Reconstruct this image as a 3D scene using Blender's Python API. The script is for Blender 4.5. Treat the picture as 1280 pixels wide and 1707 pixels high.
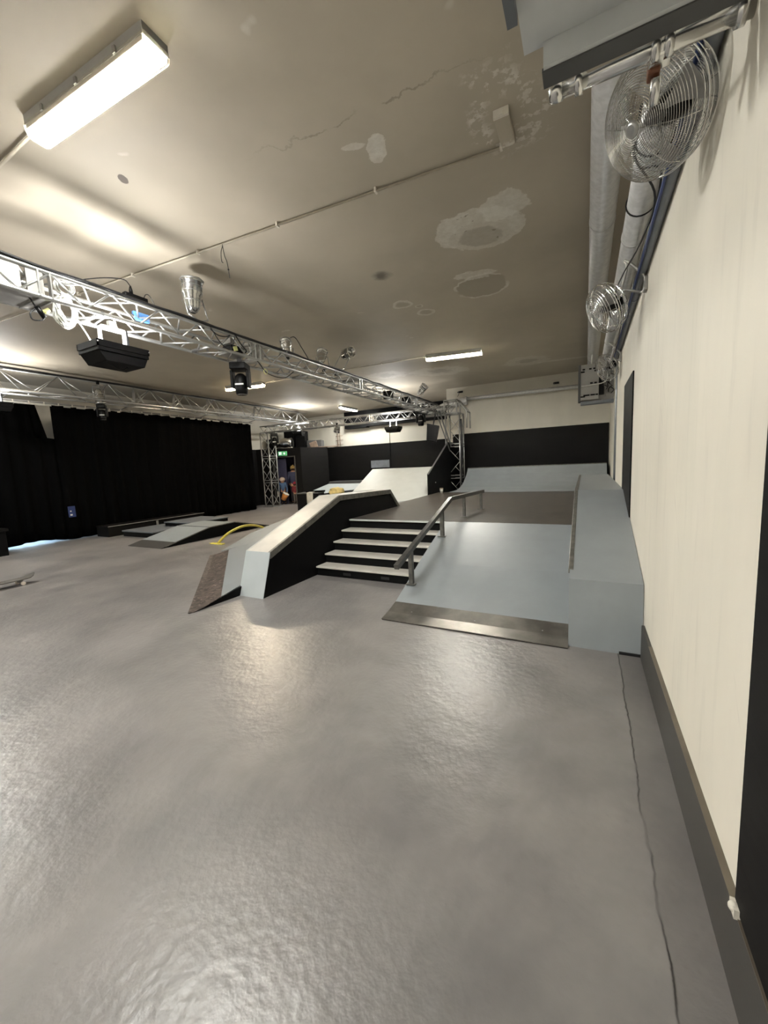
import bpy, bmesh, math, random
from mathutils import Vector, Matrix, Quaternion, noise as mnoise
random.seed(7)
PI = math.pi
scene = bpy.context.scene
for o in list(bpy.data.objects): bpy.data.objects.remove(o)
COL = scene.collection

# ------------------------------------------------------------------ camera
F_PX, CAM_H = 651.75, 1.55
yaw = math.atan(338.296/F_PX); pitch = math.atan((853.5-775.634)/F_PX); roll = .046
Fv = Vector((-math.sin(yaw)*math.cos(pitch), math.cos(yaw)*math.cos(pitch), -math.sin(pitch)))
R0 = Vector((math.cos(yaw), math.sin(yaw), 0)); U0 = R0.cross(Fv)
Rv = math.cos(roll)*R0 - math.sin(roll)*U0; Uv = math.sin(roll)*R0 + math.cos(roll)*U0
cd = bpy.data.cameras.new('camera'); cam = bpy.data.objects.new('camera', cd); COL.objects.link(cam)
cam.matrix_world = Matrix(((Rv.x, Uv.x, -Fv.x, 0), (Rv.y, Uv.y, -Fv.y, 0), (Rv.z, Uv.z, -Fv.z, CAM_H), (0, 0, 0, 1)))
cd.sensor_fit = 'VERTICAL'; cd.sensor_height = 36; cd.lens = F_PX/1707*36; cd.clip_start = .02; cd.clip_end = 200
scene.camera = cam

# ------------------------------------------------------------------ light levels and exposure
scene.view_settings.view_transform = 'Standard'; scene.view_settings.look = 'None'
scene.view_settings.gamma = 1; scene.view_settings.use_curve_mapping = False
scene.view_settings.exposure = 2.7
TUBE_POWER = 150.0          # emission strength of a fluorescent tube
FLOOD_POWER = 10.5        # watts of an upward floodlight
w = bpy.data.worlds.new('world'); scene.world = w; w.use_nodes = True
w.node_tree.nodes['Background'].inputs[0].default_value = (.9, .93, 1, 1)
w.node_tree.nodes['Background'].inputs[1].default_value = 0.02

# ------------------------------------------------------------------ materials
def srgb(r, g, b):
    f = lambda c: (c/255/12.92 if c/255 <= .04045 else ((c/255+.055)/1.055)**2.4)
    return (f(r), f(g), f(b), 1)
class NT:
    def __init__(s, name):
        s.m = bpy.data.materials.new(name); s.m.use_nodes = True; s.t = s.m.node_tree; s.n = s.t.nodes; s.b = s.n['Principled BSDF']
    def new(s, k, **kw):
        n = s.n.new(k)
        for a, v in kw.items(): setattr(n, a, v)
        return n
    def link(s, a, b): s.t.links.new(a, b)
    def val(s, x, sock):
        if hasattr(x, 'links'): s.link(x, sock)
        else: sock.default_value = x
    def math(s, op, a, b=None, c=None, clamp=False):
        n = s.new('ShaderNodeMath', operation=op, use_clamp=clamp); s.val(a, n.inputs[0])
        if b is not None: s.val(b, n.inputs[1])
        if c is not None: s.val(c, n.inputs[2])
        return n.outputs[0]
    def pos(s): return s.new('ShaderNodeNewGeometry').outputs['Position']
    def obj(s): return s.new('ShaderNodeTexCoord').outputs['Object']
    def noise(s, vec, scale, detail=4, rough=.55, out='Fac'):
        n = s.new('ShaderNodeTexNoise'); s.link(vec, n.inputs['Vector']); n.inputs['Scale'].default_value = scale
        n.inputs['Detail'].default_value = detail; n.inputs['Roughness'].default_value = rough; return n.outputs[out]
    def scale(s, vec, v):
        n = s.new('ShaderNodeVectorMath', operation='MULTIPLY'); s.link(vec, n.inputs[0]); n.inputs[1].default_value = v; return n.outputs[0]
    def ramp(s, fac, lo, hi):   # smooth 0..1
        n = s.new('ShaderNodeMapRange', interpolation_type='SMOOTHSTEP'); s.link(fac, n.inputs[0]); n.inputs[1].default_value = lo; n.inputs[2].default_value = hi
        return n.outputs[0]
    def mix(s, fac, a, b):
        n = s.new('ShaderNodeMix', data_type='RGBA'); s.val(fac, n.inputs[0]); s.val(a, n.inputs[6]); s.val(b, n.inputs[7]); return n.outputs[2]
    def bump(s, h, strength=.2, dist=.01):
        n = s.new('ShaderNodeBump'); s.link(h, n.inputs['Height']); n.inputs['Strength'].default_value = strength; n.inputs['Distance'].default_value = dist
        s.link(n.outputs[0], s.b.inputs['Normal'])
def sc(c, k): return (min(c[0]*k, 1), min(c[1]*k, 1), min(c[2]*k, 1), 1)
def paint(name, col, rough=.5, metal=0, var=.12, scale=6, bump=.05, bscale=60, spec=.5, stretch=(1, 1, 1)):
    t = NT(name); o = t.obj(); v = t.scale(o, stretch)
    n = t.noise(v, scale, 6)
    t.link(t.mix(t.ramp(n, .3, .7), sc(col, 1-var), sc(col, 1+var)), t.b.inputs['Base Color'])
    t.val(t.math('MULTIPLY_ADD', n, .12, rough-.06), t.b.inputs['Roughness'])
    t.b.inputs['Metallic'].default_value = metal; t.b.inputs['Specular IOR Level'].default_value = spec
    if bump: t.bump(t.noise(v, bscale, 3), bump, .005)
    return t.m
M = {}
M['grey_ramp'] = paint('grey_ramp_paint', srgb(139, 144, 147), .42, var=.05, scale=3)
M['light_grey'] = paint('light_grey_paint', srgb(164, 170, 172), .45, var=.04, scale=3)
M['white_board'] = paint('white_board', srgb(192, 195, 192), .5, var=.03, scale=4)
M['black_paint'] = paint('black_paint', srgb(7, 7, 8), .6, spec=.12, var=.15, scale=5)
M['black_board'] = paint('black_board', srgb(13, 12, 12), .55, spec=.12, var=.18, scale=3, stretch=(.4, .4, 3))
M['black_glossy'] = paint('black_plastic', srgb(8, 8, 9), .42, spec=.2)
M['black_cloth'] = paint('black_cloth', srgb(6, 6, 6), .95, spec=.02, var=.15, scale=9, stretch=(6, 6, .4))
M['deck'] = paint('worn_deck_ply', srgb(74, 68, 62), .35, var=.4, scale=6, bump=.35, bscale=9, stretch=(1, .5, 1))
M['steel_plate'] = paint('steel_threshold_plate', srgb(120, 116, 110), .36, metal=.75, var=.25, scale=5, bump=.12, bscale=14)
M['rail_steel'] = paint('rail_steel', srgb(104, 103, 100), .36, metal=.8, var=.22, scale=14)
M['alu'] = paint('aluminium', srgb(178, 178, 176), .35, metal=.85, var=.06, scale=8)
M['alu_dull'] = paint('dull_aluminium', srgb(150, 148, 144), .5, metal=.6, var=.1)
M['galv'] = paint('galvanised_duct', srgb(206, 206, 206), .38, metal=.35, var=.09, scale=22, bump=.06)
M['chrome'] = paint('chrome', srgb(214, 214, 212), .2, metal=1, var=.04)
M['tray_grey'] = paint('grey_cable_tray', srgb(118, 122, 128), .45, metal=.3)
M['box_grey'] = paint('grey_enclosure', srgb(162, 160, 156), .5, var=.06)
M['canopy'] = paint('grey_canopy_paint', srgb(200, 203, 204), .45, var=.04)
M['canopy_dark'] = paint('dark_grey_flange', srgb(74, 74, 74), .45, var=.05)
M['white_plastic'] = paint('white_plastic', srgb(214, 208, 196), .45, var=.03)
M['conduit_paint'] = paint('conduit_paint', srgb(176, 168, 152), .5)
M['white_cable'] = paint('white_cable', srgb(225, 225, 220), .5, var=.02)
M['cable'] = paint('black_cable', srgb(18, 18, 20), .5)
M['blue_cable'] = paint('blue_cable', srgb(40, 60, 110), .5)
M['blue_gel'] = paint('blue_gel', srgb(90, 140, 210), .4)
M['yellow'] = paint('yellow_paint', srgb(206, 190, 78), .45, var=.08)
M['yellow_tag'] = paint('pale_yellow_plastic', srgb(220, 220, 150), .5)
M['brown'] = paint('brown_motor', srgb(104, 62, 38), .5)
M['wood'] = paint('bare_wood', srgb(138, 118, 102), .6, var=.2, scale=8, stretch=(1, 6, 1))
M['brass'] = paint('worn_edge_strip', srgb(108, 100, 88), .4, metal=.4)
M['stone_edge'] = paint('worn_ledge_edge', srgb(112, 110, 104), .4, metal=.35, var=.3, scale=14)
M['ledge_top'] = paint('ledge_top_paint', srgb(200, 195, 187), .4, var=.08, scale=4)
M['bag'] = paint('yellow_canvas', srgb(206, 188, 128), .85, var=.12, scale=10)
M['cloth'] = paint('white_cloth', srgb(190, 188, 180), .9, var=.08, scale=12)
M['skin'] = paint('skin', srgb(196, 150, 124), .55, var=.03, bump=0)
M['jacket_blue'] = paint('dusty_blue_jacket', srgb(70, 76, 104), .85, bump=0)
M['shirt_blue'] = paint('light_blue_shirt', srgb(84, 112, 152), .85, bump=0)
M['dark_trousers'] = paint('dark_trousers', srgb(34, 34, 42), .9, bump=0)
M['grey_trousers'] = paint('grey_trousers', srgb(110, 104, 100), .9, bump=0)
M['red_jacket'] = paint('maroon_jacket', srgb(126, 46, 52), .85, bump=0)
M['red_hat'] = paint('red_hat', srgb(150, 40, 60), .85, bump=0)
M['ochre_hat'] = paint('ochre_patterned_hat', srgb(164, 140, 86), .85, var=.3, scale=30, bump=0)
M['helmet'] = paint('cream_helmet', srgb(225, 205, 190), .4, bump=0)
M['orange_wood'] = paint('orange_drum', srgb(200, 130, 60), .5)
M['hair'] = paint('brown_hair', srgb(60, 42, 30), .8, bump=0)
M['shoe'] = paint('dark_shoe', srgb(30, 28, 28), .7, bump=0)
M['wheel'] = paint('urethane_wheel', srgb(220, 210, 196), .4)
M['grip'] = paint('grip_tape', srgb(84, 80, 76), .9)
M['green'] = paint('sign_green', srgb(70, 150, 90), .5, bump=0)
M['poster'] = paint('navy_sticker', srgb(34, 48, 92), .4, bump=0)
M['navy_door'] = paint('navy_door_paint', srgb(50, 50, 78), .5)
def emit(name, col, s):
    m = bpy.data.materials.new(name); m.use_nodes = True; b = m.node_tree.nodes['Principled BSDF']
    b.inputs['Base Color'].default_value = col; b.inputs['Emission Color'].default_value = col; b.inputs['Emission Strength'].default_value = s; return m
M['tube'] = emit('fluorescent_tube', (.985, 1, .985, 1), TUBE_POWER)
M['tube_warm'] = emit('warm_fluorescent_tube', (1, .86, .66, 1), TUBE_POWER)
M['tube_dim'] = emit('aged_fluorescent_tube', (1, .985, .93, 1), TUBE_POWER*.7)
M['tube_bright'] = emit('boosted_fluorescent_tube', (.985, 1, .985, 1), TUBE_POWER*1.7)  # strength raised to brighten the near wall and floor
M['tube_off'] = paint('unlit_tube', srgb(225, 222, 214), .4)
M['flood_lens'] = emit('floodlight_lens', (1, .985, .96, 1), 2.5)
M['sign_lit'] = emit('exit_sign_panel', srgb(96, 180, 120), .08)
M['sign_white'] = emit('exit_sign_symbol', (.95, 1, .95, 1), .18)
def clear(name, col, rough, trans):
    t = NT(name); t.b.inputs['Base Color'].default_value = col; t.b.inputs['Roughness'].default_value = rough
    tr = t.new('ShaderNodeBsdfTransparent'); tr.inputs[0].default_value = (.96, .95, .92, 1); mx = t.new('ShaderNodeMixShader'); mx.inputs[0].default_value = 1-trans
    t.link(tr.outputs[0], mx.inputs[1]); t.link(t.b.outputs[0], mx.inputs[2]); t.link(mx.outputs[0], t.n['Material Output'].inputs[0]); return t.m
M['diffuser'] = clear('clear_lamp_cover', srgb(226, 222, 205), .2, .78)
M['clear_plastic'] = clear('clear_plastic', srgb(200, 200, 200), .15, .6)

def floor_mat():
    t = NT('grey_floor_paint'); p = t.pos()
    n1 = t.noise(p, 1.1, 5, .6); n2 = t.noise(t.scale(p, (1.6, 1, 1)), 1.6, 3, .5); n3 = t.noise(p, 40, 3)
    c = t.mix(t.ramp(n1, .3, .7), srgb(110, 107, 106), srgb(134, 130, 128))
    c = t.mix(t.math('MULTIPLY', t.ramp(n2, .3, .9), .4), c, srgb(158, 151, 147))
    sx = t.new('ShaderNodeSeparateXYZ'); t.link(p, sx.inputs[0])
    wob = t.math('MULTIPLY', t.math('SUBTRACT', t.noise(p, 3, 5), .5), .07)
    x = t.math('ADD', sx.outputs[0], wob)
    strip = t.ramp(x, .235, .25)           # worn strip beside the right wall
    c = t.mix(t.math('MULTIPLY', strip, .35), c, srgb(92, 88, 84))
    crack = t.math('SUBTRACT', 1, t.ramp(t.math('ABSOLUTE', t.math('SUBTRACT', x, .243)), .0, .005))
    crack = t.math('MULTIPLY', crack, t.ramp(t.noise(p, 2.2, 2), .42, .52))
    c = t.mix(t.math('MULTIPLY', crack, .9), c, srgb(34, 32, 30))
    t.link(c, t.b.inputs['Base Color'])
    r = t.math('MULTIPLY_ADD', n2, .09, .262)
    t.link(t.math('ADD', r, t.math('MULTIPLY', n1, .06)), t.b.inputs['Roughness'])
    v = t.new('ShaderNodeTexVoronoi'); t.link(p, v.inputs['Vector']); v.inputs['Scale'].default_value = 26
    h = t.math('ADD', t.math('MULTIPLY', t.noise(p, 9, 4), 1.2), t.math('MULTIPLY', v.outputs[0], .22))
    h = t.math('ADD', h, t.math('MULTIPLY', n3, .25)); h = t.math('SUBTRACT', h, t.math('MULTIPLY', strip, .6))
    t.bump(h, .36, .012); return t.m
def ceiling_mat():
    t = NT('stained_ceiling_paint'); p = t.pos()
    sx = t.new('ShaderNodeSeparateXYZ'); t.link(p, sx.inputs[0]); X, Y = sx.outputs[0], sx.outputs[1]
    n1 = t.noise(p, .5, 5); fine = t.noise(p, 14, 6, .7); med = t.noise(p, 3.2, 6, .6)
    c = t.mix(t.ramp(n1, .3, .72), srgb(170, 161, 144), srgb(188, 178, 160))
    wn = t.noise(p, 4, 7, .65, out='Color')
    ws = t.new('ShaderNodeSeparateColor'); t.link(wn, ws.inputs[0])
    def dist(cx, cy, rx, ry, a, wob):
        dx = t.math('SUBTRACT', t.math('ADD', X, t.math('MULTIPLY_ADD', ws.outputs[0], wob*2.6, -wob*1.3)), cx)
        dy = t.math('SUBTRACT', t.math('ADD', Y, t.math('MULTIPLY_ADD', ws.outputs[1], wob*2.6, -wob*1.3)), cy)
        ca, sa = math.cos(a), math.sin(a)
        u = t.math('DIVIDE', t.math('ADD', t.math('MULTIPLY', dx, ca), t.math('MULTIPLY', dy, sa)), rx)
        v = t.math('DIVIDE', t.math('SUBTRACT', t.math('MULTIPLY', dy, ca), t.math('MULTIPLY', dx, sa)), ry)
        return t.math('SQRT', t.math('ADD', t.math('MULTIPLY', u, u), t.math('MULTIPLY', v, v)))
    def edge(d, r, s): return t.math('SUBTRACT', 1, t.ramp(d, r-s, r+s))
    plaster, dark = srgb(222, 218, 208), srgb(120, 108, 90)
    tex = t.ramp(fine, .3, .75)
    def put(mask, col, k): 
        nonlocal c
        if col is plaster: mask = t.math('MULTIPLY', mask, t.math('MULTIPLY_ADD', tex, .5, .55))
        c = t.mix(t.math('MULTIPLY', mask, k), c, col)
    put(edge(dist(-1.55, 3.16, .085, .15, .5, .08), 1, .04), plaster, .85)
    put(edge(dist(-1.70, 3.03, .10, .035, .4, .06), 1, .1), plaster, .7)
    d = dist(-.55, 3.35, .27, .42, 0, .2)
    put(t.math('MULTIPLY', t.math('MULTIPLY', edge(d, 1, .25), t.ramp(d, .35, .7)), t.ramp(t.noise(p, 16, 5, .6), .5, .58)), plaster, .7)
    d = dist(-1.1, 4.72, .5, .4, .35, .12)                                   # big ring
    put(edge(d, 1, .02), plaster, .75); put(edge(dist(-.76, 4.42, .24, .22, 0, .1), 1, .04), plaster, .75)
    din = dist(-1.12, 4.84, .24, .2, .3, .1); put(edge(din, 1, .12), dark, .45); put(edge(dist(-1.12, 4.84, .34, .29, .3, .06), 1, .03), srgb(180, 172, 156), .25)
    put(t.math('MULTIPLY', edge(d, 1, .02), t.ramp(t.noise(p, 11, 3), .66, .7)), dark, .7)
    d = dist(-1.4, 6.15, .4, .4, .3, .08)
    ring = t.math('MULTIPLY', edge(d, 1, .02), t.ramp(d, .86, .93)); put(edge(d, .92, .08), dark, .3)
    put(t.math('MULTIPLY', ring, t.ramp(t.noise(p, 1.7, 2), .42, .5)), plaster, .8)
    put(edge(dist(-1.38, 5.74, .27, .14, .2, .12), 1, .04), plaster, .75)
    put(edge(dist(-1.42, 6.15, .17, .15, .2, .06), 1, .05), srgb(168, 160, 144), .5)
    for cx, cy, r_ in ((-2.66, 6.1, .17), (-2.46, 6.63, .16), (-2.44, 6.32, .07)):
        d = dist(cx, cy, r_, r_*.9, 0, .06); put(t.math('MULTIPLY', edge(d, 1, .05), t.ramp(d, .55, .8)), plaster, .6)
        put(edge(d, .6, .2), dark, .2)
    for cx, cy, rx, ry in ((-1.4, 11.3, .55, .5), (-3.7, 10.9, .8, .55), (-5.1, 10.4, .6, .4)):
        d = dist(cx, cy, rx, ry, .3, .3); put(edge(d, 1, .08), plaster, .4); put(edge(d, .45, .15), dark, .4)
    put(edge(dist(-.35, 11.75, .9, .1, .1, .12), 1, .2), plaster, .5)
    put(edge(dist(-2.5, 5.06, .1, .1, 0, .08), 1, .7), srgb(40, 34, 30), .7)
    put(edge(dist(-3.58, 2.31, .035, .06, .6, .02), 1, .1), srgb(64, 54, 44), .9)
    crack = t.math('MULTIPLY', edge(dist(-1.5, 2.78, .75, .012, .08, .14), 1, .5), t.ramp(med, .42, .55)); put(crack, dark, .5)
    spots = t.ramp(t.noise(p, 2.6, 2), .74, .77); put(spots, plaster, .45)
    t.link(c, t.b.inputs['Base Color']); t.b.inputs['Roughness'].default_value = .62
    t.bump(t.math('ADD', t.math('MULTIPLY', med, .6), t.math('MULTIPLY', fine, .25)), .18, .01); return t.m
def wall_mat(name, base, scuff=True, k=1):
    t = NT(name); p = t.pos(); n1 = t.noise(t.scale(p, (1, 1, .35)), 2.2, 6, .6); n2 = t.noise(t.scale(p, (1, 5, .5)), 3, 6, .6)
    c = t.mix(t.ramp(n1, .3, .75), sc(base, .93), base)
    if scuff:
        c = t.mix(t.math('MULTIPLY', t.ramp(n2, .52, .8), .3), c, sc(base, .6))
        rot = t.new('ShaderNodeMapping'); rot.inputs['Rotation'].default_value = (.6, 0, 0); t.link(p, rot.inputs[0])
        n3 = t.noise(t.scale(rot.outputs[0], (1, 16, 1.4)), 1.1, 4, .5)
        c = t.mix(t.math('MULTIPLY', t.ramp(n3, .7, .76), .3), c, sc(base, .5))
    t.link(c, t.b.inputs['Base Color']); t.b.inputs['Roughness'].default_value = .6
    t.bump(t.noise(p, 7, 5), .15, .01); return t.m
M['floor'] = floor_mat(); M['ceiling'] = ceiling_mat()
M['cream_wall'] = wall_mat('cream_wall_paint', srgb(236, 230, 216))
M['white_wall'] = wall_mat('white_wall_paint', srgb(205, 200, 188), False)
M['skirting'] = paint('dark_skirting_paint', srgb(66, 64, 61), .5, var=.12)
def rust_mat():
    t = NT('scuffed_brown_plate'); o = t.pos(); n = t.noise(o, 12, 6, .7); n2 = t.noise(t.scale(o, (1, 3, 1)), 13, 4, .6)
    c = t.mix(t.ramp(n, .35, .68), srgb(44, 38, 36), srgb(104, 92, 87)); c = t.mix(t.math('MULTIPLY', t.ramp(n2, .58, .7), .7), c, srgb(190, 172, 162))
    t.link(c, t.b.inputs['Base Color']); t.b.inputs['Roughness'].default_value = .5; t.b.inputs['Metallic'].default_value = .2; t.bump(n2, .2, .003); return t.m
M['brown_plate'] = rust_mat()

# ------------------------------------------------------------------ mesh helpers
class MB:
    def __init__(s): s.b = bmesh.new(); s.smooth = False
    def box(s, x0, x1, y0, y1, z0, z1, mat=None):
        vs = [Vector((x, y, z)) for x in (x0, x1) for y in (y0, y1) for z in (z0, z1)]
        if mat: vs = [mat @ v for v in vs]
        v = [s.b.verts.new(c) for c in vs]
        for f in ((0, 1, 3, 2), (4, 6, 7, 5), (0, 4, 5, 1), (2, 3, 7, 6), (0, 2, 6, 4), (1, 5, 7, 3)): s.b.faces.new([v[i] for i in f])
        return s
    def tube(s, pts, r, n=10, closed=False, caps=True, twist=0):
        pts = [Vector(p) for p in pts]; N = len(pts); rings = []; prev = None
        for i, p in enumerate(pts):
            a = pts[(i-1) % N] if (closed or i > 0) else p; c = pts[(i+1) % N] if (closed or i < N-1) else p
            d = (c-a).normalized()
            if prev is None:
                up = Vector((0, 0, 1)) if abs(d.z) < .9 else Vector((1, 0, 0)); u = d.cross(up).normalized()
            else:
                u = (prev - d*prev.dot(d)).normalized()
            prev = u; v = d.cross(u); rr = r[i] if isinstance(r, (list, tuple)) else r
            rings.append([s.b.verts.new(p + (u*math.cos(twist+2*PI*k/n) + v*math.sin(twist+2*PI*k/n))*rr) for k in range(n)])
        for i in range(N if closed else N-1):
            A, B = rings[i], rings[(i+1) % N]
            for k in range(n):
                f = s.b.faces.new((A[k], A[(k+1) % n], B[(k+1) % n], B[k])); f.smooth = n > 5
        if caps and not closed: s.b.faces.new(rings[0][::-1]); s.b.faces.new(rings[-1])
        return s
    def sqbar(s, a, b, w, h=None):       # square bar with vertical-ish sides
        a, b = Vector(a), Vector(b); d = (b-a).normalized(); h = h or w
        up = Vector((0, 0, 1)) if abs(d.z) < .95 else Vector((0, 1, 0)); u = d.cross(up).normalized(); v = u.cross(d).normalized()
        r = [[s.b.verts.new(p+u*i*w/2+v*j*h/2) for i, j in ((-1, -1), (1, -1), (1, 1), (-1, 1))] for p in (a, b)]
        for k in range(4): s.b.faces.new((r[0][k], r[0][(k+1) % 4], r[1][(k+1) % 4], r[1][k]))
        s.b.faces.new(r[0][::-1]); s.b.faces.new(r[1]); return s
    def prism(s, poly, axis, a, b):      # poly of 2D points extruded along axis from a to b
        def P(q, t): return {'x': (t, q[0], q[1]), 'y': (q[0], t, q[1]), 'z': (q[0], q[1], t)}[axis]
        A = [s.b.verts.new(P(q, a)) for q in poly]; B = [s.b.verts.new(P(q, b)) for q in poly]; n = len(poly)
        for k in range(n): s.b.faces.new((A[k], A[(k+1) % n], B[(k+1) % n], B[k]))
        s.b.faces.new(A[::-1]); s.b.faces.new(B); return s
    def slab(s, pts, th):                # polygon (3D points) with thickness downwards
        A = [s.b.verts.new(Vector(p)) for p in pts]; B = [s.b.verts.new(Vector(p)-Vector((0, 0, th))) for p in pts]; n = len(pts)
        s.b.faces.new(A); s.b.faces.new(B[::-1])
        for k in range(n): s.b.faces.new((A[(k+1) % n], A[k], B[k], B[(k+1) % n]))
        return s
    def strip(s, rows, th):              # grid surface rows[i][j] thickened downwards
        T = [[s.b.verts.new(Vector(p)) for p in r] for r in rows]; B = [[s.b.verts.new(Vector(p)-Vector((0, 0, th))) for p in r] for r in rows]
        n, m = len(rows), len(rows[0])
        for i in range(n-1):
            for j in range(m-1):
                s.b.faces.new((T[i][j], T[i][j+1], T[i+1][j+1], T[i+1][j])); s.b.faces.new((B[i][j], B[i+1][j], B[i+1][j+1], B[i][j+1]))
        for i in range(n-1):
            s.b.faces.new((T[i][0], T[i+1][0], B[i+1][0], B[i][0])); s.b.faces.new((T[i][-1], B[i][-1], B[i+1][-1], T[i+1][-1]))
        for j in range(m-1):
            s.b.faces.new((T[0][j], B[0][j], B[0][j+1], T[0][j+1])); s.b.faces.new((T[-1][j], T[-1][j+1], B[-1][j+1], B[-1][j]))
        return s
    def lathe(s, prof, mat=None, n=24, smooth=True):   # prof (r,z)
        rings = []
        for r, z in prof:
            rg = []
            for k in range(n):
                c = Vector((r*math.cos(2*PI*k/n), r*math.sin(2*PI*k/n), z)); rg.append(s.b.verts.new(mat @ c if mat else c))
            rings.append(rg)
        for A, B in zip(rings, rings[1:]):
            for k in range(n): f = s.b.faces.new((A[k], A[(k+1) % n], B[(k+1) % n], B[k])); f.smooth = smooth
        s.b.faces.new(rings[0][::-1]); s.b.faces.new(rings[-1]); return s
    def ball(s, c, rx, ry=None, rz=None, n=12, mat=None):
        ry = ry or rx; rz = rz or rx; m = Matrix.Translation(c) @ (mat or Matrix()) @ Matrix.Diagonal((rx, ry, rz, 1))
        g = bmesh.ops.create_uvsphere(s.b, u_segments=n, v_segments=max(6, n*2//3), radius=1, matrix=m)
        for v in g['verts']:
            for f in v.link_faces: f.smooth = True
        return s
    def done(s, name, mat, parent=None, bevel=0, loc=None):
        bmesh.ops.recalc_face_normals(s.b, faces=s.b.faces[:])
        me = bpy.data.meshes.new(name); s.b.to_mesh(me); s.b.free(); me.materials.append(M[mat] if isinstance(mat, str) else mat)
        o = bpy.data.objects.new(name, me); COL.objects.link(o)
        if loc is not None: o.location = loc
        if parent: o.parent = parent
        if bevel:
            md = o.modifiers.new('bevel', 'BEVEL'); md.width = bevel; md.segments = 2; md.limit_method = 'ANGLE'
        return o
def tag(o, label, cat, group=None):
    o['label'] = label; o['category'] = cat
    if group: o['group'] = group
    return o
def thing(name, label, cat, loc=(0, 0, 0), group=None, rot=None):
    e = bpy.data.objects.new(name, None); COL.objects.link(e); e.location = loc; e.empty_display_size = .05
    if rot: e.rotation_euler = rot
    return tag(e, label, cat, group)
def struct(mb, name, mat, **k):
    o = mb.done(name, mat, **k); o['kind'] = 'structure'; return o
def rel(o, p): return tuple(Vector(p)-o.location)
def copy_tree(root, loc=None, rot=None):
    def cp(o, par):
        c = o.copy(); COL.objects.link(c); c.parent = par
        for ch in list(o.children): cp(ch, c)
        return c
    r = cp(root, None)
    if loc is not None: r.location = loc
    if rot is not None: r.rotation_euler = rot
    return r
def cat_curve(pts, n=8):     # Catmull-Rom
    P = [Vector(p) for p in pts]; P = [2*P[0]-P[1]]+P+[2*P[-1]-P[-2]]; out = []
    for i in range(1, len(P)-2):
        for k in range(n):
            t = k/n; a, b, c, d = P[i-1:i+3]
            out.append(.5*((2*b)+(c-a)*t+(2*a-5*b+4*c-d)*t*t+(3*b-a-3*c+d)*t**3))
    return out+[P[-2]]

# ------------------------------------------------------------------ the room
CZ, XW, XL, YF, YB = 4.1, .41, -13.2, 13.65, 16.3
struct(MB().box(XL-.3, 1.2, -9, 17, -.12, 0), 'floor', 'floor')
struct(MB().box(XL-.3, 1.2, -9, 17, CZ, CZ+.15), 'ceiling', 'ceiling')
struct(MB().box(XW, XW+.4, -9, 7.1, 0, CZ), 'wall_right', 'cream_wall')
struct(MB().box(.62, .9, 7.1, 13.8, 0, CZ), 'wall_right_recess', 'cream_wall')
struct(MB().box(XL-.3, XL, -9, 17, 0, CZ), 'wall_left', 'white_wall')
struct(MB().box(XL, 1.2, -9.2, -9, 0, CZ), 'wall_near', 'white_wall')
w_ = struct(MB().box(-4.2, .9, YF, YF+.2, 0, CZ), 'wall_far', 'white_wall')
struct(MB().box(-4.4, -4.2, YF, YB+.2, 0, CZ), 'wall_return', 'white_wall')
struct(MB().box(XL, -4.2, YB, YB+.2, 0, CZ), 'wall_back', 'white_wall')
# dark boards fixed along the lower far walls
struct(MB().box(-4.2, .6, YF-.02, YF-.001, 0, 2.51), 'trim_1', 'black_board')
o = struct(MB().box(-12.0, -4.42, YB-.03, YB-.001, 0, 2.55), 'trim_2', 'black_board')
struct(MB().box(-10.2, -9.02, YB-.3, YB-.002, 3.33, CZ-.001).box(-9.02, -4.42, YB-.3, YB-.002, 3.37, CZ-.001), 'trim_3', 'black_paint')
struct(MB().box(-9.0, -8.02, YB-.05, YB-.031, 1.45, 1.79), 'trim_4', 'tray_grey')
struct(MB().box(-8.03, -7.97, YB-.06, YB-.031, .9, 2.55), 'trim_5', 'black_paint')
struct(MB().box(-8.03, -7.99, YB-.04, YB-.001, 2.56, 3.46), 'trim_6', 'cream_wall')
struct(MB().box(XL+.001, XL+.02, 10.4, 16.2, 0, 2.5), 'trim_8', 'black_board')
# skirting of the right wall
struct(MB().box(XW-.02, XW, -2, 3.38, 0, .262), 'baseboard_right', 'skirting')
struct(MB().box(XW-.022, XW-.0, -2, 3.0, .262, .266), 'trim_7', 'brass')
tag(MB().box(XW-.018, XW, -1.2, 1.29, .275, 2.05).done('wall_panel', 'black_board'), 'black painted panel on the cream wall at the right edge of the photo', 'panel')
tag(MB().box(XW-.012, XW, 4.67, 5.65, .8, 2.36).done('wall_panel', 'black_board'), 'tall black panel on the cream wall behind the grey box ledge', 'panel')
tag(MB().box(.38, .408, 1.25, 1.29, .262, .29).ball((.385, 1.27, .28), .014).done('wall_hook', 'white_plastic'), 'small white corner cap at the foot of the black wall panel', 'fitting')

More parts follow.
